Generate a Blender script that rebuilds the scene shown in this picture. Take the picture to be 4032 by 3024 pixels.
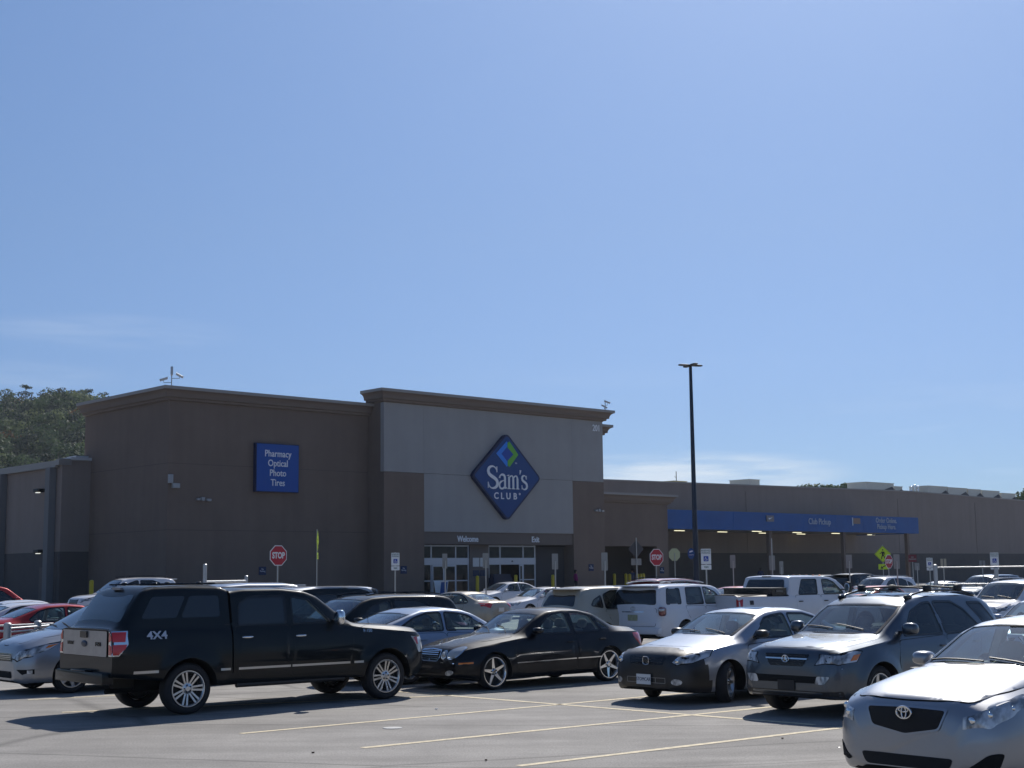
import bpy, bmesh, math, random
import numpy as np
from mathutils import Vector, Matrix, geometry
from mathutils.bvhtree import BVHTree
random.seed(7); rng = np.random.default_rng(7)
for o in list(bpy.data.objects): bpy.data.objects.remove(o, do_unlink=True)
SC = bpy.context.scene
C = SC.collection
# ---------------------------------------------------------------- camera, sky, sun, exposure
FPX, PITCH, ROLL, EYE = 5617.0, 0.13255, -0.01166, 2.08      # focal length in photo pixels, radians, metres
Fw = Vector((0, math.cos(PITCH), math.sin(PITCH))); U0 = Vector((0, -math.sin(PITCH), math.cos(PITCH)))
Rt = Vector((1, 0, 0))*math.cos(ROLL) + U0*math.sin(ROLL); Up = U0*math.cos(ROLL) - Vector((1, 0, 0))*math.sin(ROLL)
cd = bpy.data.cameras.new('camera'); cam = bpy.data.objects.new('camera', cd); C.objects.link(cam)
cam.matrix_world = Matrix(((Rt.x, Up.x, -Fw.x, 0), (Rt.y, Up.y, -Fw.y, 0), (Rt.z, Up.z, -Fw.z, EYE), (0, 0, 0, 1)))
cd.sensor_width = 36; cd.lens = 36*FPX/4032; cd.clip_start = 0.1; cd.clip_end = 9000
SC.camera = cam
SUN_AZ, SUN_EL = math.radians(15), math.radians(42)           # azimuth from +Y towards +X
sl = bpy.data.lights.new('sun', 'SUN'); sun = bpy.data.objects.new('sun', sl); C.objects.link(sun)
sl.energy = 4.7; sl.angle = math.radians(0.53); sl.color = (1, .95, .88)
sd = Vector((math.sin(SUN_AZ)*math.cos(SUN_EL), math.cos(SUN_AZ)*math.cos(SUN_EL), math.sin(SUN_EL)))
sun.rotation_euler = sd.to_track_quat('Z', 'Y').to_euler()
W = bpy.data.worlds.new('World'); SC.world = W; W.use_nodes = True
nt = W.node_tree; nt.nodes.clear()
def wn(t, **k):
    n = nt.nodes.new(t)
    for a, b in k.items(): setattr(n, a, b)
    return n
sky = wn('ShaderNodeTexSky', sky_type='NISHITA'); sky.sun_disc = False; sky.sun_elevation = SUN_EL; sky.sun_rotation = SUN_AZ
sky.air_density = 1.0; sky.dust_density = 0.6; sky.ozone_density = 3.0; sky.altitude = 200
bg = wn('ShaderNodeBackground'); bg.inputs[1].default_value = 0.085
out = wn('ShaderNodeOutputWorld')
# thin cirrus wisps: noise in the sky direction, only near the horizon
tc = wn('ShaderNodeTexCoord'); mp = wn('ShaderNodeMapping'); mp.inputs['Scale'].default_value = (2.0, 2.0, 16.0)
mp.inputs['Location'].default_value = (0.3, 0.0, 0.55)
nz = wn('ShaderNodeTexNoise'); nz.inputs['Scale'].default_value = 2.2; nz.inputs['Detail'].default_value = 7; nz.inputs['Roughness'].default_value = .58
cr = wn('ShaderNodeValToRGB'); cr.color_ramp.elements[0].position = .52; cr.color_ramp.elements[1].position = .86
sx = wn('ShaderNodeSeparateXYZ'); mr = wn('ShaderNodeMapRange'); mr.inputs[1].default_value = .15; mr.inputs[2].default_value = .03
mu = wn('ShaderNodeMath', operation='MULTIPLY'); mu2 = wn('ShaderNodeMath', operation='MULTIPLY'); mu2.inputs[1].default_value = .55
mx = wn('ShaderNodeMixRGB'); mx.inputs[2].default_value = (9.5, 10.6, 12.0, 1)
hs = wn('ShaderNodeHueSaturation'); hs.inputs['Saturation'].default_value = 1.0
lk = nt.links.new
lk(tc.outputs['Generated'], mp.inputs[0]); lk(mp.outputs[0], nz.inputs[0]); lk(nz.outputs[0], cr.inputs[0])
lk(tc.outputs['Generated'], sx.inputs[0]); lk(sx.outputs[2], mr.inputs[0]); lk(cr.outputs[0], mu.inputs[0]); lk(mr.outputs[0], mu.inputs[1])
lk(mu.outputs[0], mu2.inputs[0]); lk(mu2.outputs[0], mx.inputs[0]); lk(sky.outputs[0], hs.inputs['Color']); 
rg = wn('ShaderNodeValToRGB'); ml = wn('ShaderNodeMixRGB', blend_type='MULTIPLY'); ml.inputs[0].default_value = 1
e = rg.color_ramp.elements; e[0].position = 0; e[0].color = (.43, .61, 1.0, 1); e[1].position = .40; e[1].color = (.84, .97, 1.14, 1)
for p_, c_ in ((.04, (.45, .63, .99)), (.11, (.53, .66, .93)), (.235, (.69, .80, .98))):
    q_ = e.new(p_); q_.color = (*c_, 1)
lk(sx.outputs[2], rg.inputs[0]); lk(hs.outputs[0], ml.inputs[1]); lk(rg.outputs[0], ml.inputs[2]); lk(ml.outputs[0], mx.inputs[1])
def wisp(cx_, cz_, wx, wz, k, prev):       # one low cloud bank: soft ellipse in the sky times noise
    m_ = wn('ShaderNodeMapping'); m_.inputs['Scale'].default_value = (1/wx, 0, 1/wz); m_.inputs['Location'].default_value = (-cx_/wx, 0, -cz_/wz)
    g1 = wn('ShaderNodeTexGradient', gradient_type='SPHERICAL'); n1 = wn('ShaderNodeTexNoise'); n1.inputs['Scale'].default_value = 3; n1.inputs['Detail'].default_value = 6
    m2 = wn('ShaderNodeMapping'); m2.inputs['Scale'].default_value = (5, 5, 42); r1 = wn('ShaderNodeMapRange'); r1.inputs[1].default_value = .32; r1.inputs[2].default_value = .62
    r2 = wn('ShaderNodeMapRange', interpolation_type='SMOOTHSTEP'); r2.inputs[2].default_value = .55; r2.inputs[4].default_value = k
    q1 = wn('ShaderNodeMath', operation='MULTIPLY'); x1 = wn('ShaderNodeMixRGB'); x1.inputs[2].default_value = (8.2, 9.3, 10.6, 1)
    lk(tc.outputs['Generated'], m_.inputs[0]); lk(m_.outputs[0], g1.inputs[0]); lk(tc.outputs['Generated'], m2.inputs[0]); lk(m2.outputs[0], n1.inputs[0]); lk(n1.outputs[0], r1.inputs[0]); lk(g1.outputs['Fac'], r2.inputs[0])
    lk(r1.outputs[0], q1.inputs[0]); lk(r2.outputs[0], q1.inputs[1]); lk(q1.outputs[0], x1.inputs[0]); lk(prev, x1.inputs[1]); return x1.outputs[0]
fin = wisp(.115, .066, .13, .020, .85, mx.outputs[0]); fin = wisp(-.27, .165, .10, .014, .14, fin); fin = wisp(-.33, .135, .08, .012, .10, fin)
lk(fin, bg.inputs[0]); lk(bg.outputs[0], out.inputs[0])
SC.view_settings.view_transform = 'Standard'; SC.view_settings.look = 'None'
SC.view_settings.exposure = 0.0; SC.view_settings.gamma = 1.0
SC.render.engine = 'CYCLES'
SC.render.resolution_x = 1024; SC.render.resolution_y = 768
# ---------------------------------------------------------------- pixel -> world (overview pixels, 2212 wide)
K = 4032/2212
def ray(x, y):
    return Fw + Rt*((x*K-2016)/FPX) - Up*((y*K-1512)/FPX)
def G(x, y, z=0.0):
    d = ray(x, y); return Vector((0, 0, EYE)) + d*((z-EYE)/d.z)
def at(x, y, Y):
    d = ray(x, y); return Vector((0, 0, EYE)) + d*(Y/d.y)
# ---------------------------------------------------------------- materials
MATS = {}
def mat(name, col, rough=.6, metal=0.0, coat=0.0, spec=.5, var=0.0, vs=3.0, bump=0.0, bs=40.0, emit=None, es=1.0, rv=0.0, streak=0.0):
    if name in MATS: return MATS[name]
    m = bpy.data.materials.new(name); m.use_nodes = True; t = m.node_tree; p = t.nodes['Principled BSDF']
    p.inputs['Base Color'].default_value = (*col, 1); p.inputs['Roughness'].default_value = rough
    p.inputs['Metallic'].default_value = metal; p.inputs['Coat Weight'].default_value = coat; p.inputs['Coat Roughness'].default_value = .04
    p.inputs['Specular IOR Level'].default_value = spec
    if emit: p.inputs['Emission Color'].default_value = (*emit, 1); p.inputs['Emission Strength'].default_value = es
    L = t.links.new
    if var or bump or rv:
        tcn = t.nodes.new('ShaderNodeTexCoord')
    if var:
        n = t.nodes.new('ShaderNodeTexNoise'); n.inputs['Scale'].default_value = vs; n.inputs['Detail'].default_value = 8; n.inputs['Roughness'].default_value = .65
        r = t.nodes.new('ShaderNodeMapRange'); r.inputs[1].default_value = .25; r.inputs[2].default_value = .75; r.inputs[3].default_value = 1-var; r.inputs[4].default_value = 1+var
        v = t.nodes.new('ShaderNodeVectorMath'); v.operation = 'SCALE'; v.inputs[0].default_value = col
        L(tcn.outputs['Object'], n.inputs[0]); L(n.outputs[0], r.inputs[0]); L(r.outputs[0], v.inputs['Scale']); L(v.outputs[0], p.inputs['Base Color'])
    if streak:
        mq = t.nodes.new('ShaderNodeMapping'); mq.inputs['Scale'].default_value = (.9, .9, .09); n = t.nodes.new('ShaderNodeTexNoise'); n.inputs['Scale'].default_value = 1.6; n.inputs['Detail'].default_value = 7
        r = t.nodes.new('ShaderNodeMapRange'); r.inputs[1].default_value = .3; r.inputs[2].default_value = .7; r.inputs[3].default_value = 1-streak; r.inputs[4].default_value = 1+streak*.6; v2 = t.nodes.new('ShaderNodeVectorMath'); v2.operation = 'SCALE'
        L(tcn.outputs['Object'], mq.inputs[0]); L(mq.outputs[0], n.inputs[0]); L(n.outputs[0], r.inputs[0]); L(v.outputs[0], v2.inputs[0]); L(r.outputs[0], v2.inputs['Scale']); L(v2.outputs[0], p.inputs['Base Color'])
    if rv:
        n = t.nodes.new('ShaderNodeTexNoise'); n.inputs['Scale'].default_value = 4; n.inputs['Detail'].default_value = 6
        r = t.nodes.new('ShaderNodeMapRange'); r.inputs[3].default_value = max(0, rough-rv); r.inputs[4].default_value = rough+rv
        L(tcn.outputs['Object'], n.inputs[0]); L(n.outputs[0], r.inputs[0]); L(r.outputs[0], p.inputs['Roughness'])
    if bump:
        n = t.nodes.new('ShaderNodeTexNoise'); n.inputs['Scale'].default_value = bs; n.inputs['Detail'].default_value = 4
        b = t.nodes.new('ShaderNodeBump'); b.inputs['Strength'].default_value = bump; b.inputs['Distance'].default_value = .02
        L(tcn.outputs['Object'], n.inputs[0]); L(n.outputs[0], b.inputs['Height']); L(b.outputs[0], p.inputs['Normal'])
    MATS[name] = m; return m
def paint(name, col, metal=.55, rough=.38):
    m = mat(name, col, rough, metal, 1.0, spec=0.1, var=.05, vs=1.3)
    m.node_tree.nodes['Principled BSDF'].inputs['Coat Roughness'].default_value = .05
    return m
def glass(name, tint, ior=1.5):
    if name in MATS: return MATS[name]
    m = bpy.data.materials.new(name); m.use_nodes = True; t = m.node_tree; t.nodes.clear(); L = t.links.new
    o = t.nodes.new('ShaderNodeOutputMaterial'); mixs = t.nodes.new('ShaderNodeMixShader'); tr = t.nodes.new('ShaderNodeBsdfTransparent'); gl = t.nodes.new('ShaderNodeBsdfGlossy')
    lw = t.nodes.new('ShaderNodeLayerWeight'); lw.inputs[0].default_value = .5; pw = t.nodes.new('ShaderNodeMath'); pw.operation = 'POWER'; pw.inputs[1].default_value = 5.0
    fr = t.nodes.new('ShaderNodeMapRange'); f0 = ((ior-1)/(ior+1))**2; fr.inputs[3].default_value = f0*1.6; fr.inputs[4].default_value = 1.0; L(lw.outputs['Facing'], pw.inputs[0]); L(pw.outputs[0], fr.inputs[0])
    tr.inputs[0].default_value = (*tint, 1); gl.inputs['Roughness'].default_value = .015; gl.inputs[0].default_value = (.95, .97, 1, 1)
    L(fr.outputs[0], mixs.inputs[0]); L(tr.outputs[0], mixs.inputs[1]); L(gl.outputs[0], mixs.inputs[2]); L(mixs.outputs[0], o.inputs[0])
    MATS[name] = m; return m
M_clear = glass('windscreen_glass', (.80, .92, .90), 1.75); M_tint = glass('tinted_glass', (.16, .20, .22), 1.55); M_green = glass('side_glass', (.78, .88, .85), 1.5)
M_dark = mat('privacy_glass', (.012, .016, .02), .06, 0, 0, .8)
M_black = mat('black_plastic', (.018, .018, .02), .55, bump=.1)
M_trim = mat('gloss_black_trim', (.01, .01, .012), .2)
M_well = mat('wheel_well', (.008, .008, .008), .95)
M_rub = mat('tyre_rubber', (.022, .022, .024), .8, bump=.2, bs=60)
M_chr = mat('chrome', (.78, .79, .8), .1, 1.0)
M_alu = mat('alloy', (.6, .61, .62), .3, 1.0, rv=.08)
M_steel = mat('galvanised_steel', (.42, .43, .44), .45, .85, var=.12)
M_seat = mat('seat_cloth', (.15, .15, .155), .9); M_seatg = mat('light_seat_cloth', (.28, .27, .25), .9)
M_dash = mat('dashboard', (.09, .09, .095), .7); M_line = mat('cabin_lining', (.30, .30, .29), .9)
M_red = mat('red_lens', (.45, .012, .012), .12, 0, 1.0); M_amber = mat('amber_lens', (.75, .2, .02), .15, 0, 1.0)
M_white = mat('white_reflective', (.75, .76, .76), .4)
M_plate = mat('plate', (.6, .6, .58), .4, var=.15, vs=30)
def lens_mat():
    m = bpy.data.materials.new('headlamp_lens'); m.use_nodes = True; t = m.node_tree; p = t.nodes['Principled BSDF']; L = t.links.new
    tcn = t.nodes.new('ShaderNodeTexCoord'); mp_ = t.nodes.new('ShaderNodeMapping'); mp_.inputs['Scale'].default_value = (2, 7, 3); v = t.nodes.new('ShaderNodeTexNoise'); v.inputs['Scale'].default_value = 2.2; v.inputs['Detail'].default_value = 3
    r = t.nodes.new('ShaderNodeValToRGB'); r.color_ramp.elements[0].color = (.62, .64, .66, 1); r.color_ramp.elements[1].color = (.16, .17, .18, 1); r.color_ramp.elements[1].position = .9
    L(tcn.outputs['Object'], mp_.inputs[0]); L(mp_.outputs[0], v.inputs['Vector']); L(v.outputs[0], r.inputs[0]); r.color_ramp.elements[0].position = .40; r.color_ramp.elements[1].position = .62; L(r.outputs[0], p.inputs['Base Color'])
    p.inputs['Metallic'].default_value = .35; p.inputs['Roughness'].default_value = .3; p.inputs['Coat Weight'].default_value = 1; p.inputs['Coat Roughness'].default_value = .02
    return m
M_lens = lens_mat()
# ---------------------------------------------------------------- mesh helpers
def tag(o, label=None, cat=None, group=None, kind=None):
    if label: o['label'] = label
    if cat: o['category'] = cat
    if group: o['group'] = group
    if kind: o['kind'] = kind
    return o
def link(o, parent=None):
    C.objects.link(o)
    if parent: o.parent = parent
    return o
def empty(name, loc=(0, 0, 0), rz=0.0, parent=None):
    o = bpy.data.objects.new(name, None); o.location = loc; o.rotation_euler = (0, 0, rz); o.empty_display_size = .2
    return link(o, parent)
def smooth(me, ang=35):
    me.polygons.foreach_set('use_smooth', [True]*len(me.polygons)); me.set_sharp_from_angle(angle=math.radians(ang))
class MB:
    def __init__(s): s.v = []; s.f = []; s.m = []
    def add(s, vs, fs, mi=0):
        b = len(s.v); s.v += [tuple(p) for p in vs]; s.f += [tuple(i+b for i in f) for f in fs]; s.m += [mi]*len(fs); return s
    def box(s, c, d, mi=0, rz=0.0, M=None):
        x, y, z = d[0]/2, d[1]/2, d[2]/2; cs, sn = math.cos(rz), math.sin(rz)
        P = [(a*x, b*y, e*z) for e in (-1, 1) for b in (-1, 1) for a in (-1, 1)]
        if M: P = [tuple(M @ Vector(p)) for p in P]
        P = [(c[0]+p[0]*cs-p[1]*sn, c[1]+p[0]*sn+p[1]*cs, c[2]+p[2]) for p in P]
        return s.add(P, [(0, 2, 3, 1), (4, 5, 7, 6), (0, 1, 5, 4), (2, 6, 7, 3), (0, 4, 6, 2), (1, 3, 7, 5)], mi)
    def tube(s, pts, r, n=8, mi=0, cap=True):
        pts = [Vector(p) for p in pts]; rr = r if isinstance(r, (list, tuple)) else [r]*len(pts); vs = []; fs = []
        ref = None
        for i, p in enumerate(pts):
            a = pts[max(i-1, 0)]; b = pts[min(i+1, len(pts)-1)]; t = (b-a).normalized()
            if ref is None: ref = Vector((0, 0, 1)) if abs(t.z) < .9 else Vector((1, 0, 0))
            u = t.cross(ref).normalized(); w = u.cross(t); ref = w
            for k in range(n):
                g = 2*math.pi*k/n; vs.append(p + (u*math.cos(g)+w*math.sin(g))*rr[i])
        for i in range(len(pts)-1):
            for k in range(n):
                k2 = (k+1) % n; fs.append((i*n+k, i*n+k2, (i+1)*n+k2, (i+1)*n+k))
        if cap: fs += [tuple(range(n-1, -1, -1)), tuple((len(pts)-1)*n+k for k in range(n))]
        return s.add(vs, fs, mi)
    def lathe(s, prof, axis='y', n=32, mi=0, c=(0, 0, 0), closed=False):   # prof: (radius, along)
        vs = []; fs = []; m = len(prof)
        for k in range(n):
            g = 2*math.pi*k/n
            for r, h in prof:
                if axis == 'y': p = (r*math.cos(g), h, r*math.sin(g))
                elif axis == 'z': p = (r*math.cos(g), r*math.sin(g), h)
                else: p = (h, r*math.cos(g), r*math.sin(g))
                vs.append((p[0]+c[0], p[1]+c[1], p[2]+c[2]))
        for k in range(n):
            k2 = (k+1) % n
            for i in range(m if closed else m-1):
                i2 = (i+1) % m; fs.append((k*m+i, k*m+i2, k2*m+i2, k2*m+i))
        return s.add(vs, fs, mi)
    def ell(s, c, d, n=14, e=1.0, mi=0, M=None):        # superellipsoid
        sg = lambda x, p: math.copysign(abs(x)**p, x); vs = []; fs = []; h = n//2
        for i in range(h+1):
            a = -math.pi/2 + math.pi*i/h
            for k in range(n):
                b = 2*math.pi*k/n
                p = Vector((d[0]*sg(math.cos(a), e)*sg(math.cos(b), e), d[1]*sg(math.cos(a), e)*sg(math.sin(b), e), d[2]*sg(math.sin(a), e)))
                if M: p = M @ p
                vs.append(p+Vector(c))
        for i in range(h):
            for k in range(n):
                k2 = (k+1) % n; fs.append((i*n+k, i*n+k2, (i+1)*n+k2, (i+1)*n+k))
        return s.add(vs, fs, mi)
    def prism(s, poly, mi, f0, f1):                      # poly 2-D, f0/f1 map (a,b) to 3-D
        n = len(poly); vs = [f0(*p) for p in poly] + [f1(*p) for p in poly]
        return s.add(vs, [tuple(range(n)), tuple(range(2*n-1, n-1, -1))] + [(i, i+n, (i+1) % n+n, (i+1) % n) for i in range(n)], mi)
    def mesh(s, name, mats, sm=None, fix=True):
        me = bpy.data.meshes.new(name); me.from_pydata([tuple(p) for p in s.v], [], s.f)
        for m in (mats if isinstance(mats, (list, tuple)) else [mats]): me.materials.append(m)
        if any(s.m): me.polygons.foreach_set('material_index', s.m)
        if fix:
            b = bmesh.new(); b.from_mesh(me); bmesh.ops.remove_doubles(b, verts=b.verts, dist=1e-5); bmesh.ops.recalc_face_normals(b, faces=b.faces); b.to_mesh(me); b.free()
        if sm: smooth(me, sm)
        me.update(); return me
    def build(s, name, mats, parent=None, sm=None, loc=(0, 0, 0), rz=0.0, fix=True):
        o = bpy.data.objects.new(name, s.mesh(name, mats, sm, fix)); o.location = loc; o.rotation_euler = (0, 0, rz)
        return link(o, parent)
def copy_tree(o, parent=None):
    c = o.copy(); C.objects.link(c); c.parent = parent
    for ch in o.children: copy_tree(ch, c)
    return c
def bevel(o, w, seg=2):
    b = bmesh.new(); b.from_mesh(o.data); bmesh.ops.bevel(b, geom=list(b.edges), offset=w, segments=seg, affect='EDGES', profile=.6, clamp_overlap=True); b.to_mesh(o.data); b.free(); smooth(o.data, 40); return o
def text_mb(txt, size, ext=.02, align='CENTER', sx=1.0, shear=0.0, off=0.0):
    cu = bpy.data.curves.new('txt', 'FONT'); cu.body = txt; cu.size = size; cu.extrude = ext/2; cu.align_x = align; cu.align_y = 'CENTER'; cu.resolution_u = 3; cu.shear = shear; cu.offset = off; cu.space_line = .95
    o = bpy.data.objects.new('txt', cu); C.objects.link(o); dg = bpy.context.evaluated_depsgraph_get()
    me = bpy.data.meshes.new_from_object(o.evaluated_get(dg)); vs = [Vector((v.co.x*sx, v.co.y, v.co.z)) for v in me.vertices]; fs = [tuple(p.vertices) for p in me.polygons]
    bpy.data.objects.remove(o, do_unlink=True); bpy.data.curves.remove(cu); bpy.data.meshes.remove(me); return vs, fs
def frame(o, r, u, n):        # maps text x->r, y->u, z->n at origin o
    o, r, u, n = Vector(o), Vector(r), Vector(u), Vector(n); return lambda v: o + r*v[0] + u*v[1] + n*v[2]
def put_text(mb, txt, size, fr, mi=0, **k):
    vs, fs = text_mb(txt, size, **k); mb.add([fr(v) for v in vs], fs, mi); return mb
def lin(tab, x):
    if x <= tab[0][0]: return tab[0][1]
    for (a, b), (c, d) in zip(tab, tab[1:]):
        if x <= c: return b + (d-b)*(x-a)/(c-a) if c > a else d
    return tab[-1][1]
def sm_lin(tab, x, w=.05):
    a, b = tab[0][0], tab[-1][0]; w = min(w, max(x-a, 0), max(b-x, 0))
    if w < 1e-4: return lin(tab, x)
    ks = [-1, -.75, -.5, -.25, 0, .25, .5, .75, 1]; ws = [.3, .6, .9, 1, 1.1, 1, .9, .6, .3]
    return sum(lin(tab, x+k*w)*q for k, q in zip(ks, ws))/sum(ws)
def rp(pts, r=.04, n=3):     # round the corners of a polygon
    outp = []; N = len(pts)
    for i in range(N):
        p = Vector(pts[i]); a = Vector(pts[i-1]); b = Vector(pts[(i+1) % N]); da = a-p; db = b-p
        rr = min(r, da.length*.45, db.length*.45); s = p+da.normalized()*rr; e = p+db.normalized()*rr
        for k in range(n+1):
            t = k/n; outp.append(tuple(s*(1-t)**2 + p*2*t*(1-t) + e*t*t))
    return outp
def inset(pts, d):           # offset polygon inwards by d (outwards if negative)
    N = len(pts); A = sum(pts[i-1][0]*pts[i][1]-pts[i][0]*pts[i-1][1] for i in range(N)); sg = 1 if A > 0 else -1; o = []
    for i in range(N):
        p = Vector(pts[i]); a = p-Vector(pts[i-1]); b = Vector(pts[(i+1) % N])-p
        if a.length < 1e-6 or b.length < 1e-6: o.append(tuple(p)); continue
        na = Vector((-a.y, a.x)).normalized()*sg; nb = Vector((-b.y, b.x)).normalized()*sg; n = na+nb
        n = n.normalized() if n.length > 1e-6 else na; o.append(tuple(p + n*d/max(.5, n.dot(na))))
    return o
def inside(p, poly):
    c = False; x, y = p; j = len(poly)-1
    for i in range(len(poly)):
        xi, yi = poly[i]; xj, yj = poly[j]
        if (yi > y) != (yj > y) and x < (xj-xi)*(y-yi)/(yj-yi)+xi: c = not c
        j = i
    return c
# ---------------------------------------------------------------- building frame: a along the front, v backwards, z up
BAZ = .8254; BR = Vector((math.sin(BAZ), math.cos(BAZ), 0)); BN = Vector((math.cos(BAZ), -math.sin(BAZ), 0))
BT = at(829, 1100, 92); BT.z = 0; BRZ = math.pi/2-BAZ; FLOOR = .65
def BP(a, v, z): return BT + BR*a - BN*v + Vector((0, 0, z))
def BW(px, py, w):                     # pixel -> point on the vertical plane w metres in front of the tower face
    d = ray(px, py); o = Vector((0, 0, EYE)); return o + d*((w-(o-BT).dot(BN))/d.dot(BN))
def BC(px, py, z):                     # pixel -> (a, v) on a horizontal plane
    d = ray(px, py); q = Vector((0, 0, EYE)) + d*((z-EYE)/d.z) - BT; return q.dot(BR), -q.dot(BN)
M_brown = mat('brown_render', (.172, .130, .106), .9, var=.09, vs=.45, streak=.06, bump=.15, bs=8); M_pale = mat('pale_render', (.315, .31, .305), .9, var=.06, vs=.5, streak=.04, bump=.1, bs=8)
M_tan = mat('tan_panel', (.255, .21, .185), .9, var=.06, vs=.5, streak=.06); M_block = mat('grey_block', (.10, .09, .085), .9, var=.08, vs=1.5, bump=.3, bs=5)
M_head = mat('header_render', (.15, .125, .11), .9); M_corn = mat('cornice_render', (.175, .138, .115), .85); M_cope = mat('metal_coping', (.30, .28, .26), .5, .3)
M_joint = mat('wall_joint', (.11, .09, .08), .95); M_bluef = mat('blue_fascia', (.010, .085, .29), .6, var=.16, vs=.7); M_sblue = mat('sign_blue', (.005, .052, .20), .6)
M_sdark = mat('sign_edge_blue', (.004, .015, .07), .5); M_let = mat('white_letter', (.75, .77, .80), .5); M_fr = mat('storefront_frame', (.5, .52, .55), .45, .2)
M_sg = mat('storefront_glass', (.010, .012, .015), .03, 0, 0, .35); M_int = mat('interior_shade', (.012, .012, .014), .9); M_roof = mat('roof_membrane', (.5, .5, .48), .8)
M_conc = mat('concrete', (.33, .32, .30), .9, var=.1, vs=1, bump=.2); M_yel = mat('safety_yellow', (.55, .40, .02), .6, var=.08)
# ground ------------------------------------------------------
def gz(x, y):
    s = -((Vector((x, y, 0))-BT).dot(BN)); t = max(0, min(1, (s+26)/20)); u = max(0, min(1, (x*.6-(y-17)*.8-1.5)/3.5)); return .50*t*t*(3-2*t) + .18*u*u*(3-2*u)
ORD = ['first', 'second', 'third', 'fourth', 'fifth', 'sixth', 'seventh', 'eighth', 'ninth', 'tenth', 'eleventh', 'twelfth', 'thirteenth', 'fourteenth']
def asphalt():
    m = bpy.data.materials.new('asphalt'); m.use_nodes = True; t = m.node_tree; p = t.nodes['Principled BSDF']; L = t.links.new; N = t.nodes.new
    tcn = N('ShaderNodeTexCoord'); p.inputs['Roughness'].default_value = .85; p.inputs['Specular IOR Level'].default_value = .35
    def noise(s, d=6, r=.6):
        n = N('ShaderNodeTexNoise'); n.inputs['Scale'].default_value = s; n.inputs['Detail'].default_value = d; n.inputs['Roughness'].default_value = r; L(tcn.outputs['Object'], n.inputs[0]); return n
    def rng_(n, a, b, c, d):
        r = N('ShaderNodeMapRange'); r.inputs[1].default_value = a; r.inputs[2].default_value = b; r.inputs[3].default_value = c; r.inputs[4].default_value = d; L(n.outputs[0], r.inputs[0]); return r
    big = rng_(noise(.22), .3, .7, .80, 1.16); mid = rng_(noise(1.7, 8, .7), .3, .7, .88, 1.10); fine = rng_(noise(38, 4, .8), .25, .75, .55, 1.45)
    mp_ = N('ShaderNodeMapping'); mp_.inputs['Rotation'].default_value = (0, 0, math.radians(43.5)); mp_.inputs['Scale'].default_value = (.10, .55, 1); L(tcn.outputs['Object'], mp_.inputs[0])
    ns = N('ShaderNodeTexNoise'); ns.inputs['Scale'].default_value = 2.2; ns.inputs['Detail'].default_value = 9; L(mp_.outputs[0], ns.inputs[0]); streak = rng_(ns, .40, .62, .84, 1.06)
    wob = N('ShaderNodeMixRGB'); wob.inputs[0].default_value = .12; wn_ = noise(.8, 5); L(tcn.outputs['Object'], wob.inputs[1]); L(wn_.outputs['Color'], wob.inputs[2])
    vo = N('ShaderNodeTexVoronoi'); vo.feature = 'DISTANCE_TO_EDGE'; vo.inputs['Scale'].default_value = .22; mp2 = N('ShaderNodeMapping'); mp2.inputs['Rotation'].default_value = (0, 0, .7); mp2.inputs['Scale'].default_value = (.45, 1.4, 1); L(wob.outputs[0], mp2.inputs[0]); L(mp2.outputs[0], vo.inputs['Vector'])
    ck = rng_(vo, 0, .013, .62, 1.0); vs_ = N('ShaderNodeTexVoronoi'); vs_.inputs['Scale'].default_value = .42; L(wob.outputs[0], vs_.inputs['Vector']); spot = rng_(vs_, .05, .30, .76, 1.0)
    def mulm(a, b):
        q = N('ShaderNodeMath'); q.operation = 'MULTIPLY'; L(a.outputs[0], q.inputs[0]); L(b.outputs[0], q.inputs[1]); return q
    v = mulm(mulm(mulm(mulm(big, mid), mulm(fine, streak)), ck), spot)
    sc_ = N('ShaderNodeVectorMath'); sc_.operation = 'SCALE'; sc_.inputs[0].default_value = (.285, .270, .250); L(v.outputs[0], sc_.inputs['Scale']); L(sc_.outputs[0], p.inputs['Base Color'])
    b = N('ShaderNodeBump'); b.inputs['Strength'].default_value = .45; b.inputs['Distance'].default_value = .01; L(fine.outputs[0], b.inputs['Height']); L(b.outputs[0], p.inputs['Normal']); return m
M_asph = asphalt()
xs = [-4000, -1500, -600, -300, -160] + list(range(-120, -10, 5)) + list(range(-10, 20, 1)) + list(range(20, 161, 5)) + [200, 300, 600, 1500, 4000]; ys = [-400, -100, -30] + [-10, -5] + list(range(0, 30, 1)) + list(range(30, 241, 5)) + [300, 450, 800, 1600, 3200, 6000]
mb = MB(); nx = len(xs)
mb.v = [(x, y, gz(x, y)) for y in ys for x in xs]; mb.f = [(j*nx+i, j*nx+i+1, (j+1)*nx+i+1, (j+1)*nx+i) for j in range(len(ys)-1) for i in range(nx-1)]; mb.m = [0]*len(mb.f)
g = mb.build('ground', M_asph, sm=40, fix=False); tag(g, kind='structure')
LINES = [((520, 1585), (1482, 1497)), ((783, 1616), (1700, 1524)), ((1120, 1655), (1905, 1562)), ((840, 1492.5), (1760, 1566)), ((134, 1539), (955, 1503.5)), ((60, 1512), (420, 1494)), ((955, 1503.5), (1240, 1480))]
mb = MB()
for a, b in LINES:
    p, q = G(*a), G(*b); d = (q-p).normalized(); n = Vector((-d.y, d.x, 0))*.058; L_ = (q-p).length; k = max(2, int(L_/.5))
    for i in range(k):
        n = n.normalized()*(.060+.012*(random.random()-.5)); p0 = p+(q-p)*(i/k); p1 = p+(q-p)*((i+1)/k); b0 = len(mb.v); mb.v += [tuple(w_+Vector((0, 0, .004))) for w_ in (p0-n, p1-n, p1+n, p0+n)]; mb.f.append((b0, b0+1, b0+2, b0+3)); mb.m.append(0)
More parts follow.
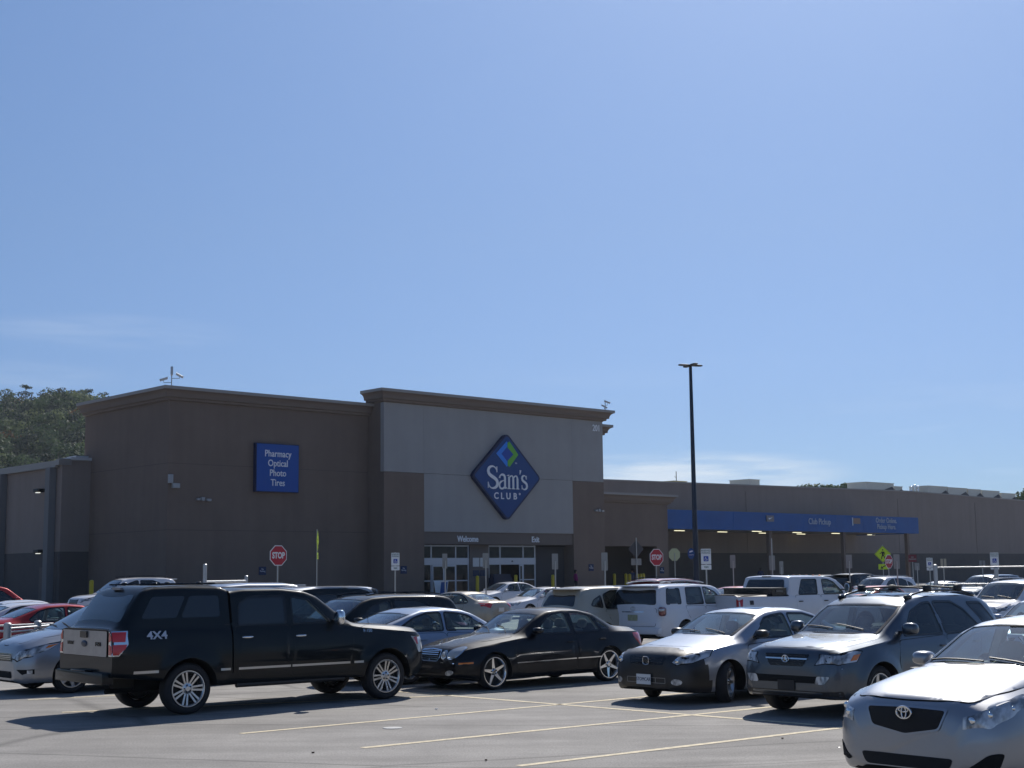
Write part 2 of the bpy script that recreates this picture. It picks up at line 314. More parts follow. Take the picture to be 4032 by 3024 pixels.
d0 = Vector((math.sin(math.radians(50)), math.cos(math.radians(50)), 0)); ax = Vector((math.sin(math.radians(133)), math.cos(math.radians(133)), 0)); nn = Vector((-d0.y, d0.x, 0))
for row in range(3):                                   # stalls in the farther double rows
    cc = Vector((3, 48+row*15.5, 0))
    for i in range(-9, 12):
        c0 = cc+ax*i*2.8; p, q = c0-d0*5.4, c0+d0*5.4
        b0 = len(mb.v); n = nn*.05; z = [gz(w_.x, w_.y)+.03 for w_ in (p, q)]
        mb.v += [(p.x-n.x, p.y-n.y, z[0]), (q.x-n.x, q.y-n.y, z[1]), (q.x+n.x, q.y+n.y, z[1]), (p.x+n.x, p.y+n.y, z[0])]; mb.f.append((b0, b0+1, b0+2, b0+3)); mb.m.append(0)
pm_ = mat('faded_yellow_paint', (.62, .53, .36), .8, var=.38, vs=11)
tag(mb.build('road_markings', pm_, fix=False), kind='structure')
mb = MB()                                              # pavement along the store front, with a kerb
def bq(mb, a0, a1, v0, v1, z0, z1, mi=0): mb.add([(a, v, z) for z in (z0, z1) for v in (v0, v1) for a in (a0, a1)], [(0, 2, 3, 1), (4, 5, 7, 6), (0, 1, 5, 4), (2, 6, 7, 3), (0, 4, 6, 2), (1, 3, 7, 5)], mi)
bq(mb, -19, 22, -3.0, 12, .2, FLOOR); bq(mb, 22, 126, -.2, 11.6, .2, FLOOR-.003)
tag(mb.build('pavement', M_conc, loc=BT, rz=BRZ), kind='structure')
# the store ------------------------------------------------------
ST = empty('store_building', BT, BRZ); tag(ST, 'large brown and pale club store with a tall entrance tower and flat cornices', 'building')
def sbox(name, m, boxes, parent=None):
    mb = MB()
    for b in boxes: bq(mb, *b[:6], b[6] if len(b) > 6 else 0)
    return mb.build(name, m, parent or ST)
PROF = [(p*.68, q) for p, q in [(1.0, .83), (1.0, .64), (.90, .62), (.74, .56), (.62, .46), (.56, .34), (.54, .22), (.34, .20), (.31, .07), (.06, .03), (.05, 0.0)]]
def cornice(name, a0, a1, v0, v1, z0, k=1.0, left=True, right=True, label=None):
    mb = MB(); P = [(p*k, q*k) for p, q in PROF]; n = len(P)
    rings = [(P[0][0]-.25, P[0][1]+.02)] + P
    for o, h in rings: mb.v += [(a0-o, v0-o, z0+h), (a1+o, v0-o, z0+h), (a1+o, v1, z0+h), (a0-o, v1, z0+h)]
    for i in range(len(rings)-1):
        for j in range(4):
            j2 = (j+1) % 4; mb.f.append((i*4+j, i*4+j2, (i+1)*4+j2, (i+1)*4+j)); mb.m.append(1 if i < 2 else 0)
    mb.f.append((3, 2, 1, 0)); mb.m.append(1); e = (len(rings)-1)*4; mb.f.append((e, e+1, e+2, e+3)); mb.m.append(0)
    return mb.build(name, [M_corn, M_cope], ST)
LV = 1.68
sbox('front_wall', M_brown, [(-14.55, 22.05, LV, 12.45, 0, 12.45)]); cornice('cornice', -14.55, 22.05, LV, 12.45, 12.43)
j = MB()
for z in (8.76, 4.86):
    bq(j, -14.565, -.02, LV-.012, LV+.05, z, z+.03); bq(j, -14.562, -14.5, LV+.05, 12.4, z, z+.03)
j.build('wall_joint', M_joint, ST)
sbox('entrance_tower', [M_brown, M_pale, M_head, M_int], [(0, 20.48, .36, 1.66, 4.12, 13.3), (0, 3.34, 0, .357, 0, 8.75), (17.23, 20.48, 0, .357, 0, 8.75), (0, 3.33, .36, 1.66, 0, 4.117), (17.24, 20.48, .36, 1.66, 0, 4.117),
    (0.004, 3.335, .004, .357, 8.77, 13.3, 1), (3.35, 17.22, 0, .357, 4.93, 8.755, 1), (3.35, 17.22, 0, .357, 8.775, 13.3, 1), (17.235, 20.476, .004, .357, 8.77, 13.3, 1), (3.343, 17.227, .10, .357, 4.11, 4.925, 2),
    (3.334, 17.236, 1.58, 1.66, 0, 4.115, 3), (3.334, 17.236, .9, 1.57, 4.0, 4.116, 3)])  # gloom behind the doors painted as a near-black sheet and ceiling
cornice('cornice', 0, 20.48, 0, 1.66, 13.27)
# storefront: two glazed door sets between brown piers
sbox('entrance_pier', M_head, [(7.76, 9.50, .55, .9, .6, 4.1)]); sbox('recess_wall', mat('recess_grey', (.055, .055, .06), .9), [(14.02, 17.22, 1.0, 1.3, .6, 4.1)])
for (x0, x1, open_) in ((3.36, 7.74, 0), (9.52, 13.98, 1)):
    e = MB(); d = x1-x0; c1, c2 = x0+d*.245, x0+d*.735; y = .62
    for xx in (x0+.04, c1, c2, x1-.04): bq(e, xx-.045, xx+.045, y, y+.12, .62, 4.08)
    for zz, hh in ((4.02, .09), (2.98, .46), (.70, .1)): bq(e, x0, x1, y-.02, y+.11, zz-hh/2, zz+hh/2)
    o = e.build('door_set', M_fr, ST)
    for s0_, s1_, z0_, z1_ in ((x0+.08, x1-.08, 3.22, 3.97), (x0+.08, c1-.05, .75, 2.74), (c2+.05, x1-.08, .75, 2.74)): gl_ = MB(); bq(gl_, s0_, s1_, y+.05, y+.07, z0_, z1_); gl_.build('pane', M_sg, o)
    for s0_, s1_ in ((x0+.08, c1-.05), (c2+.05, x1-.08)): md = MB(); bq(md, s0_, s1_, y, y+.10, 1.66, 1.73); md.build('mid_rail', M_fr, o)
    for s0_, s1_ in (((c1+.06, (c1+c2)/2-.02), ((c1+c2)/2+.02, c2-.06)) if not open_ else ((c2-.42, c2-.10),)):
        lf = MB()
        for aa, bb in ((s0_, s0_+.07), (s1_-.07, s1_)): bq(lf, aa, bb, y-.06, y-.01, .68, 2.74)
        bq(lf, s0_+.07, s1_-.07, y-.06, y-.01, .68, .85); bq(lf, s0_+.07, s1_-.07, y-.06, y-.01, 1.66, 1.73); bq(lf, s0_+.07, s1_-.07, y-.06, y-.01, 2.64, 2.74)
        bq(lf, s0_+.07, s1_-.07, y-.04, y-.03, .85, 2.64, 1)
        lf.build('sliding_door', [M_fr, M_sg], o)
    sn = MB(); sn.ell(((c1+c2)/2, y-.05, 2.98), (.08, .05, .05), 10); sn.build('door_sensor', M_trim, o)
# low block right of the tower with its own cornice and a dark passage
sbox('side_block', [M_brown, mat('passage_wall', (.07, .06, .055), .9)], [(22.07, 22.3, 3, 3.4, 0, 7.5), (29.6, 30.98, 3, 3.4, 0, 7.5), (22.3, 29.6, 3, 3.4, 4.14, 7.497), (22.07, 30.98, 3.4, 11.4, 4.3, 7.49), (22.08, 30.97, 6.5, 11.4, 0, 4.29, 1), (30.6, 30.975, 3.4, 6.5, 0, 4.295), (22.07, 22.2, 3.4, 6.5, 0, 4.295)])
cornice('cornice', 22.72, 30.98, 3, 11.4, 7.47, .95)
# warehouse hall behind, low gable towards the car park
TOP = [(-16.47, 9.60), (80.1, 10.56), (126, 9.92)]
mb = MB()
def wallstrip(pts, z0, z1f, v0, v1, mi):
    P0 = [(a, v, z) for v in (v0, v1) for a, _ in pts for z in (z0,)]; n = len(pts)
    vs = [(a, v0, z0) for a, _ in pts] + [(a, v0, z1f(t)) for a, t in pts] + [(a, v1, z0) for a, _ in pts] + [(a, v1, z1f(t)) for a, t in pts]; fs = []
    for i in range(n-1): fs += [(i, i+1, n+i+1, n+i), (2*n+i, 3*n+i, 3*n+i+1, 2*n+i+1), (n+i, n+i+1, 3*n+i+1, 3*n+i), (i, 2*n+i, 2*n+i+1, i+1)]
    fs += [(0, n, 3*n, 2*n), (n-1, 3*n-1, 4*n-1, 2*n-1)]; mb.add(vs, fs, mi)
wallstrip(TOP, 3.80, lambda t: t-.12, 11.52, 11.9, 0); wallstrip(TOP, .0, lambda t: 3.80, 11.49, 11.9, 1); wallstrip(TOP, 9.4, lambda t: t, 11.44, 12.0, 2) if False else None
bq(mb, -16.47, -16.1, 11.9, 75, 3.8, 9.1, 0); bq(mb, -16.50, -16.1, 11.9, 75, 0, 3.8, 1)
mb.build('hall_wall', [M_tan, M_block, M_cope], ST)
mb = MB(); vs = []; n = len(TOP)
for v0, z0, z1 in ((11.44, -.12, 0), (12.0, -.12, 0)): vs += [(a, v0, t+z0) for a, t in TOP] + [(a, v0, t+z1) for a, t in TOP]
fs = []
for i in range(n-1): fs += [(i, i+1, n+i+1, n+i), (n+i, n+i+1, 3*n+i+1, 3*n+i), (2*n+i, 3*n+i, 3*n+i+1, 2*n+i+1), (i, 2*n+i, 2*n+i+1, i+1)]
mb.add(vs, fs); mb.build('parapet_coping', M_cope, ST)
mb = MB(); vs = [(a, v, t-.35) for v in (12, 75) for a, t in TOP]; mb.add(vs, [(0, 1, 4, 3), (1, 2, 5, 4)]); mb.build('roof', M_roof, ST)
sbox('eaves_fascia', M_cope, [(-16.75, -16.0, 11.9, 75, 9.08, 9.50), (-16.75, -15.9, 11.40, 11.9, 9.2, 9.55)])
for v in (12.25, 19.65, 27, 34.4): sbox('downpipe_pilaster', mat('pilaster_grey', (.17, .17, .17), .7), [(-16.95, -16.5, v, v+.62, .2, 9.08)])
sbox('service_door', M_head, [(-16.62, -16.505, 13.1, 14.05, .65, 2.85)]); sbox('roof_cap', mat('white_roof_metal', (.55, .56, .58), .5), [(-15.95, -14.4, 11.4, 13.2, 9.55, 9.72), (-15.4, -14.4, 11.9, 13.2, 9.72, 9.86)])
j = MB(); [bq(j, a, a+.03, 11.475, 11.5, 3.9, 9.6) for a in (52, 78, 94)]; j.build('wall_joint', mat('faint_joint', (.20, .165, .145), .95), ST)
# pick-up canopy
sbox('canopy', [M_bluef, mat('canopy_ceiling', (.30, .27, .24), .8), M_cope], [(31.0, 70.18, 4.3, 4.5, 5.62, 7.2), (69.98, 70.18, 4.5, 11.45, 5.62, 7.2), (31.0, 69.97, 4.5, 11.45, 5.70, 5.9, 1), (31.0, 69.97, 4.5, 11.45, 5.9, 6.9, 2)])
j = MB(); [bq(j, a, a+.03, 4.285, 4.3, 5.64, 7.18) for a in (36, 41, 51, 56, 60.5, 66)]; j.build('fascia_joint', mat('fascia_seam', (.03, .12, .38), .6), ST)
for a in (46.5, 57.8, 68.7): sbox('canopy_column', mat('column_brown', (.16, .12, .10), .8), [(a-.17, a+.17, 4.6, 4.94, .6, 5.70)])
M_tube = mat('fluorescent', (.9, .9, .8), .5, emit=(1.0, .93, .62), es=1.6)
z4 = lambda x, y: ((2550+x*.2712)/K, (1940+y*.2712)/K); z5 = lambda x, y: ((3300+x*.3309)/K, (1850+y*.3309)/K); zz = lambda x, y: ((3032+x*.452)/K, (1700+y*.452)/K)
LT = [z4(462, 555), z4(515, 588), z4(1085, 573), z4(1100, 603), z4(1585, 565), z4(1680, 590), z4(1658, 616), z4(2170, 582), z4(2190, 632), zz(270, 893), zz(242, 912), zz(572, 888), zz(583, 904), zz(882, 900)]
LT.sort(key=lambda p: p[0])
for k_, p in enumerate(LT):
    a, v = BC(p[0], p[1], 5.62); mb = MB(); bq(mb, a-.62, a+.62, v-.07, v+.07, 5.62, 5.66)
    o = mb.build('fluorescent_lamp', M_tube, loc=BT, rz=BRZ); tag(o, 'lit strip lamp under the blue canopy, %s from the left' % ORD[k_], 'lamp', 'strip lamps under the canopy')
a, v = BC(1330, 1187.5, 4.2); v = max(v, 3.7); mb = MB(); bq(mb, a-.62, a+.62, v-.07, v+.07, 4.22, 4.28); tag(mb.build('fluorescent_lamp', M_tube, loc=BT, rz=BRZ), 'lit strip lamp alone in the dark passage right of the Exit doors', 'lamp')
# signs on the building ------------------------------------------------------
def bframe(a, v, z): return frame(BP(a, v, z), BR, (0, 0, 1), BN)
def diamond(cx, cz, hw, hh, r=.35):
    P = rp([(cx-hw, cz), (cx, cz+hh), (cx+hw, cz), (cx, cz-hh)], r, 4); return P
def strokes(mb, fr, pts, ws, z0, z1, mi):                # variable-width pen stroke as a slab
    n = len(pts); Lf, Rg = [], []
    for i, p in enumerate(pts):
        a = Vector(pts[max(i-1, 0)]); b = Vector(pts[min(i+1, n-1)]); t = (b-a).normalized(); nrm = Vector((-t.y, t.x)); Lf.append(Vector(p)+nrm*ws[i]/2); Rg.append(Vector(p)-nrm*ws[i]/2)
    for i in range(n-1):
        q = [Lf[i], Lf[i+1], Rg[i+1], Rg[i]]; vs = [fr((p.x, p.y, z)) for z in (z0, z1) for p in q]
        mb.add(vs, [(0, 1, 2, 3), (7, 6, 5, 4), (0, 4, 5, 1), (1, 5, 6, 2), (2, 6, 7, 3), (3, 7, 4, 0)], mi)
def bez(P, n=8):
    o = []
    for k in range(0, len(P)-3, 3):
        for i in range(n):
            t = i/n; o.append(tuple(sum(c*P[k+j][d] for j, c in enumerate(((1-t)**3, 3*t*(1-t)**2, 3*t*t*(1-t), t**3))) for d in (0, 1)))
    o.append(P[-1]); return o
DS = empty('diamond_sign', BT, BRZ); tag(DS, 'big dark blue diamond sign with green and blue chevrons over the entrance', 'sign')
cx, cz, hw, hh = 10.49, 8.77, 3.24, 3.06
mb = MB(); P = diamond(cx, cz, hw, hh); mb.prism(P, 0, lambda a, b: (a, -.02, b), lambda a, b: (a, -.34, b)); mb.build('sign_box', M_sdark, DS)
mb = MB(); mb.prism(inset(P, .13), 0, lambda a, b: (a, -.335, b), lambda a, b: (a, -.36, b)); mb.build('sign_face', M_sblue, DS)
lf = lambda v: Vector((v[0], -.365-v[2], v[1]))
mb = MB(); ccx, ccz = 10.42, 10.35; A, Bq, t_ = .98, .88, .30
mb.prism([(ccx-A, ccz), (ccx, ccz+Bq), (ccx+.06, ccz+Bq-.03), (ccx+.06, ccz+Bq-t_*1.2), (ccx-A+t_*1.6, ccz), (ccx+.06, ccz-Bq+t_*1.2), (ccx+.06, ccz-Bq+.03), (ccx, ccz-Bq)][:8], 0, lambda a, b: lf((a, b, 0)), lambda a, b: lf((a, b, .03)))
mb.build('blue_chevron', mat('chevron_blue', (.02, .22, .75), .5), DS)
mb = MB(); ox = ccx+.20; mb.prism([(ox+A-.1, ccz), (ox+.06, ccz+Bq), (ox-.12, ccz+Bq-.10), (ox-.12, ccz+Bq-t_*1.4), (ox+A-.1-t_*1.5, ccz), (ox-.12, ccz-Bq+t_*1.4), (ox-.12, ccz-Bq+.10), (ox+.06, ccz-Bq)], 0, lambda a, b: lf((a, b, .005)), lambda a, b: lf((a, b, .04)))
mb.build('green_chevron', mat('chevron_green', (.12, .42, .04), .5), DS)
mb = MB(); mb.prism([(ccx-.48, ccz), (ccx+.08, ccz+.50), (ccx+.62, ccz), (ccx+.08, ccz-.50)], 0, lambda a, b: lf((a, b, 0)), lambda a, b: lf((a, b, .02))); mb.build('centre_diamond', mat('mid_blue', (.01, .06, .36), .5), DS)
# serif lettering drawn with a broad pen
mb = MB(); u = 1.0; x0, zb_ = 8.62, 7.93
def st(pts, ws, ox, k=1.0): strokes(mb, lf, [(ox+p[0]*k, zb_+p[1]*k) for p in pts], [w*k for w in ws], 0, .05, 0)
S = bez([(.86, 1.20), (.80, 1.42), (.62, 1.52), (.46, 1.52), (.20, 1.52), (.06, 1.36), (.06, 1.18), (.06, .78), (.90, .80), (.90, .38), (.90, .12), (.68, .02), (.46, .02), (.26, .02), (.10, .12), (.05, .40)], 8)
st(S, [.07+.16*math.sin(math.pi*min(1, max(0, (i-6)/(len(S)-13))))**.8 for i in range(len(S))], x0); st([(.86, 1.12), (.86, 1.52)], [.06, .05], x0); st([(.05, .02), (.05, .44)], [.05, .06], x0)
aa = bez([(.12, .74), (.14, .92), (.26, .98), (.38, .98), (.56, .98), (.62, .88), (.62, .70), (.62, .5), (.62, .3), (.62, .18), (.62, .04), (.70, .02), (.78, .10)], 6); ox = x0+.98
st(aa, [.12, .1, .08]+[.09]*2+[.15]*(len(aa)-9)+[.12, .09, .07, .05], ox); bw = bez([(.60, .60), (.40, .55), (.10, .50), (.10, .24), (.10, .02), (.30, -.02), (.42, .02), (.52, .06), (.58, .14), (.62, .20)], 6); st(bw, [.06]*3+[.12]*(len(bw)-6)+[.08, .06, .05], ox)
ox = x0+1.86
for k_, xx in enumerate((.12, .52, .92)):
    st([(xx, .05), (xx, .72 if k_ else .86)], [.15, .15], ox); st([(xx-.15, .03), (xx+.15, .03)], [.06, .06], ox)
    if k_: ar = bez([(xx-.38, .74), (xx-.28, .96), (xx-.02, 1.04), (xx, .70)], 6); st(ar, [.05]+[.09]*(len(ar)-2)+[.14], ox)
st([(-.06, .92), (.14, .96)], [.05, .08], ox)
st([(1.22, 1.34), (1.16, 1.05)], [.14, .04], ox)
ox = x0+3.18; S2 = bez([(.44, .74), (.42, .92), (.34, .98), (.24, .98), (.10, .98), (.04, .86), (.04, .76), (.04, .52), (.50, .56), (.50, .26), (.50, .08), (.38, .01), (.24, .01), (.12, .01), (.04, .10), (.02, .28)], 6)
st(S2, [.05+.11*math.sin(math.pi*min(1, max(0, (i-4)/(len(S2)-9))))**.8 for i in range(len(S2))], ox); st([(.45, .72), (.45, .97)], [.05, .05], ox); st([(.025, .02), (.025, .30)], [.05, .05], ox)
mb.build('lettering', M_let, DS, fix=False)
for t, a, z, s_ in (('C', 9.42, 7.42, .62), ('L', 9.98, 7.42, .62), ('U', 10.55, 7.42, .62), ('B', 11.18, 7.42, .62), ('®', 11.62, 7.60, .22), ('TM', 11.30, 9.74, .14)):
    mb = MB(); put_text(mb, t, s_, lambda v, a=a, z=z: Vector((a+v[0], -.365-v[2], z+v[1])), ext=.04, off=.012 if s_ > .3 else 0); mb.build('letter', M_let, DS, fix=False)
PS = empty('services_sign', BT, BRZ); tag(PS, 'square blue wall sign listing Pharmacy, Optical, Photo and Tires', 'sign')
mb = MB(); bq(mb, -8.76, -5.62, LV-.30, LV-.01, 7.26, 10.26); mb.build('sign_box', M_sdark, PS); mb = MB(); bq(mb, -8.70, -5.66, LV-.32, LV-.30, 7.31, 10.21); mb.build('sign_face', mat('services_blue', (.003, .072, .34), .6), PS)
mb = MB()
for t, z in (('Pharmacy', 9.62), ('Optical', 9.03), ('Photo', 8.43), ('Tires', 7.83)): put_text(mb, t, .58, lambda v, z=z: Vector((-7.18+v[0], LV-.33-v[2], z+v[1])), ext=.03, sx=.86, off=.006)
mb.build('lettering', M_let, PS, fix=False)
for t, a, z, s_, lb in (('Welcome', 7.19, 4.46, .56, 'white lettering Welcome on the band over the left doors'), ('Exit', 13.49, 4.47, .56, 'white lettering Exit on the band over the right doors'), ('201', 19.80, 12.74, .66, 'white street number 201 high on the right of the tower')):
    mb = MB(); v_ = .08 if t != '201' else -.0; put_text(mb, t, s_, lambda v, a=a, z=z, v_=v_: Vector((a+v[0], v_-.01-v[2], z+v[1])), ext=.05, sx=.84 if t != '201' else .82, off=.010)
    tag(mb.build('wall_lettering', M_let, loc=BT, rz=BRZ, fix=False), lb, 'sign')
for lines, a, z, s_, lb in ((('Club Pickup',), 53.5, 6.52, .78, 'pale lettering Club Pickup on the blue canopy fascia'), (('Order Online.', 'Pickup Here.'), 64.45, 6.80, .68, 'two-line pale lettering Order Online on the blue canopy fascia')):
    mb = MB()
    for i, t in enumerate(lines): put_text(mb, t, s_, lambda v, a=a, z=z, i=i: Vector((a+v[0], 4.27-v[2], z-i*.60+v[1])), ext=.04, sx=.92)
    tag(mb.build('fascia_lettering', mat('pale_blue_letter', (.40, .46, .55), .6), loc=BT, rz=BRZ, fix=False), lb, 'sign')
for a, lb in ((46.05, 'small grey logo plate on the left part of the blue fascia'), (59.4, 'small tan logo plate on the blue fascia between its two writings')):
    mb = MB(); bq(mb, a-.52, a+.52, 4.20, 4.28, 6.42, 6.95); o = mb.build('logo_plate', mat('plate_grey', (.20, .19, .20), .6) if a < 50 else mat('plate_tan', (.25, .17, .13), .6), loc=BT, rz=BRZ); tag(o, lb, 'sign')
    mb = MB()
    if a < 50: mb.prism([(a-.26, 6.62), (a-.12, 6.60), (a+.30, 6.80), (a-.10, 6.72), (a-.24, 6.76)], 0, lambda x, z: (x, 4.18, z), lambda x, z: (x, 4.2, z))
    else: bq(mb, a-.74, a-.64, 4.20, 4.27, 6.25, 7.0)
    mb.build('mark', M_let, o)
# ---------------------------------------------------------------- vehicles
def boolean(o, cutters):
    mb, mats = cutters
    cm = mb.mesh('cut', [M_well]); co = bpy.data.objects.new('cut', cm); C.objects.link(co)
    md = o.modifiers.new('b', 'BOOLEAN'); md.operation = 'DIFFERENCE'; md.solver = 'EXACT'; md.object = co
    dg = bpy.context.evaluated_depsgraph_get(); me = bpy.data.meshes.new_from_object(o.evaluated_get(dg))
    o.modifiers.clear(); old = o.data; o.data = me; bpy.data.meshes.remove(old)
    bpy.data.objects.remove(co, do_unlink=True); bpy.data.meshes.remove(cm)
def catmull(P, n):
    o = []; N = len(P)
    for i in range(N-1):
        p0 = P[max(i-1, 0)]; p1 = P[i]; p2 = P[i+1]; p3 = P[min(i+2, N-1)]
        for k in range(n):
            t = k/n; o.append(tuple(.5*((2*p1[j]) + (-p0[j]+p2[j])*t + (2*p0[j]-5*p1[j]+4*p2[j]-p3[j])*t*t + (-p0[j]+3*p1[j]-3*p2[j]+p3[j])*t**3) for j in (0, 1)))
    o.append(P[-1]); return o
WHEELS = {}
def wheel_meshes(R, wt, rr, style, finish):
    key = (R, wt, rr, style, finish)
    if key in WHEELS: return WHEELS[key]
    h = wt/2; fm = {'chrome': M_chr, 'alloy': M_alu, 'dark': mat('dark_alloy', (.12, .12, .13), .35, .8)}[finish]
    t = MB(); t.lathe([(rr+.005, h-.03), (rr+.02, h-.008), (rr+(R-rr)*.5, h), (R-.03, h-.012), (R-.006, h-.035), (R, h-.07), (R, -h+.07), (R-.006, -h+.035), (R-.03, -h+.012), (rr+.02, -h+.01), (rr, -h+.03)], n=44)
    for k in range(44): pass
    r = MB(); r.lathe([(rr+.004, h-.032), (rr+.002, h-.012), (rr-.012, h-.012), (rr-.028, h-.035), (rr-.045, -h+.03)], n=44)
    kind, n, w0, w1 = style
    y0, y1 = h-.045, h-.022
    def spoke(a, off0, off1, wa, wb):
        ca, sa = math.cos(a), math.sin(a)
        def mp_(yy): return lambda p, q: (p*ca-q*sa, (y0+(y1-y0)*min(1, p/rr)) + yy - (.012*math.sin(math.pi*min(1, p/rr))), p*sa+q*ca)
        a0, a1 = rr*.16, rr*.93
        ribs = [(a0+(a1-a0)*i/3) for i in range(4)]
        lw = lambda p: (wa+(wb-wa)*(p-a0)/(a1-a0))/2
        lo = lambda p: off0+(off1-off0)*(p-a0)/(a1-a0)
        poly = [(p, lo(p)-lw(p)) for p in ribs] + [(p, lo(p)+lw(p)) for p in reversed(ribs)]
        r.prism(poly, 0, mp_(0), mp_(-.03))
    for k in range(n):
        a = 2*math.pi*k/n + math.pi/2
        if kind == 'pair':
            spoke(a, -w0*.65, -w1*1.05, w0, w1*.95); spoke(a, w0*.65, w1*1.05, w0, w1*.95)
        else: spoke(a, 0, 0, w0, w1)
    hb = .34 if kind == 'pair' else .24; r.lathe([(.001, y0+.012), (rr*.13, y0+.012), (rr*.17, y0+.004), (rr*hb, y0-.004), (rr*hb, y0-.04)], n=24)
    b = MB(); b.lathe([(.001, -.01), (rr*.66, -.01), (rr*.66, -.03), (rr*.93, -.05), (rr*.93, -.07)], n=32)
    for k in range(5):
        a = 2*math.pi*k/5+.3; b.lathe([(.001, y0+.014), (.012, y0+.014), (.012, y0-.02)], n=8, c=(rr*.2*math.cos(a), 0, rr*.2*math.sin(a)))
    WHEELS[key] = (b.mesh('brake_disc', mat('brake_steel', (.07, .07, .07), .5, .8), 40), t.mesh('tyre', M_rub, 40), r.mesh('rim', fm, 30))
    return WHEELS[key]
class Car:
    def __init__(s, name, sp, pm, hero=True):
        s.sp = sp; s.pm = pm; s.root = empty(name); s.L = sp['L']; s.wb = sp['wb']; s.s0 = sp['fo']+s.wb/2; s.parts = {}
        s.ax = [sp['fo'], sp['fo']+s.wb]; s.R = sp['R']; s.Ra = sp.get('Ra', s.R+.055)
        L = s.L; st = [0, .006, .018, .035, .06, .09, .13, .18, .24]; d = sp.get('step', .075); x = .31
        while x < L-.29: st.append(x); x += d
        st += [L-v for v in reversed([0, .006, .018, .035, .06, .09, .13, .18, .24])]; st += sp.get('st', [])
        s.st = sorted(st); rings = [s.section(q) for q in s.st]; m = len(rings[0]); mb = MB(); n = 2*m-2
        for q, rg in zip(s.st, rings):
            full = [(y, z) for y, z in rg] + [(-y, z) for y, z in reversed(rg[1:-1])]
            mb.v += [(s.s0-q, y, z) for y, z in full]
        for i in range(len(s.st)-1):
            for k in range(n):
                k2 = (k+1) % n; mb.f.append((i*n+k, (i+1)*n+k, (i+1)*n+k2, i*n+k2))
        e = (len(s.st)-1)*n
        mb.f.append(tuple(range(n))); mb.f.append(tuple(e+k for k in range(n-1, -1, -1))); mb.m = [0]*len(mb.f)
        bm = bmesh.new(); me = mb.mesh('body', [pm, M_well, sp.get('cladm', M_black), M_line]); bm.from_mesh(me)
        s.bvh = BVHTree.FromBMesh(bm); bm.free(); s.body = bpy.data.objects.new('body', me); link(s.body, s.root)
        # wheel wells, cabin cavity, window openings
        w = sp['w']; cut = MB()
        for a in s.ax:
            for sg in (1, -1):
                cut.lathe([(.0005, sg*(w-.36)), (s.Ra, sg*(w-.36)), (s.Ra, sg*(w+.25)), (.0005, sg*(w+.25))], n=36, c=(s.s0-a, 0, s.R))
        s.win = sp.get('win', []) if hero else []
        if hero and sp.get('cav'):
            ca, cb = sp['cav']; qs = [ca+(cb-ca)*i/16 for i in range(17)]; R0 = []
            for q in qs:
                w_, zb, zs, zt, y5, y6, z6 = s.dims(q); y5 -= .07; y6 = min(y6-.05, y5)
                zt = max(zt-.045, zs+.03); z6 = min(z6-.035, zt-.015); z6 = max(z6, zs+.01)
                P = [(y5, zs-.38), (y5, zs-.02), (y6, z6), (y6*.6, zt-.004), (-y6*.6, zt-.004), (-y6, z6), (-y5, zs-.02), (-y5, zs-.38)]
                R0.append([(s.s0-q, a, b) for a, b in P])
            b0 = len(cut.v); cut.v += [p for r in R0 for p in r]
            for i in range(16):
                for k in range(8):
                    k2 = (k+1) % 8; cut.f.append((b0+i*8+k, b0+i*8+k2, b0+(i+1)*8+k2, b0+(i+1)*8+k)); cut.m.append(0)
            cut.f.append(tuple(b0+k for k in range(8))); cut.f.append(tuple(b0+128+k for k in range(7, -1, -1))); cut.m += [0, 0]
        for b_ in sp.get('gaps', []): cut.box(((s.s0-(b_[0]+b_[1])/2), (b_[2]+b_[3])/2, (b_[4]+b_[5])/2), (b_[1]-b_[0], b_[3]-b_[2], b_[5]-b_[4]))
        boolean(s.body, (cut, 0))
        s.shields = []
        if hero and sp.get('cav'):
            c2 = MB()
            for p in s.win:
                c2.prism(rp(p, .05), 0, lambda a, b: (s.s0-a, -1.3, b), lambda a, b: (s.s0-a, 1.3, b))
            if c2.v: boolean(s.body, (c2, 0))
            c3 = MB()
            for sh in sp.get('shield', []):
                if sh[0] == 'T':
                    p = s.shield_poly(sh[1], sh[2], sh[3]); zz = sp['belt']-.02
                    c3.prism(p, 0, lambda a, b: (s.s0-a, b, zz), lambda a, b: (s.s0-a, b, 2.6))
                else:
                    p = rp(sh[1], .05); c3.prism(p, 0, lambda a, b: (s.s0-sh[2], a, b), lambda a, b: (s.s0-sh[3], a, b))
                s.shields.append((sh, p))
            if c3.v: boolean(s.body, (c3, 0))
        me = s.body.data; clad = sp.get('clad', 0); low = sp.get('lowz', 0)
        for f in me.polygons:
            c = f.center
            if f.material_index == 1: f.material_index = 0
            for a in s.ax:
                if math.hypot(c.x-(s.s0-a), c.z-s.R) < s.Ra+.004 and abs(c.y) < w+.02 and (abs(f.normal.y) < .5 or abs(c.y) < w-.3): f.material_index = 1
            if f.material_index == 0 and (f.normal.z < -.75 and c.z < .5): f.material_index = 1
            elif f.material_index == 0 and clad and c.z < lin(clad, s.s0-c.x): f.material_index = 2
        if hero and sp.get('cav'):
            ca, cb = sp['cav']
            for f in me.polygons:
                c = f.center; q = s.s0-c.x
                if ca-.05 < q < cb+.05 and f.material_index == 0:
                    hit = s.bvh.find_nearest(c)
                    if hit[0] is not None and hit[3] > .012: f.material_index = 3
        smooth(me, 32)
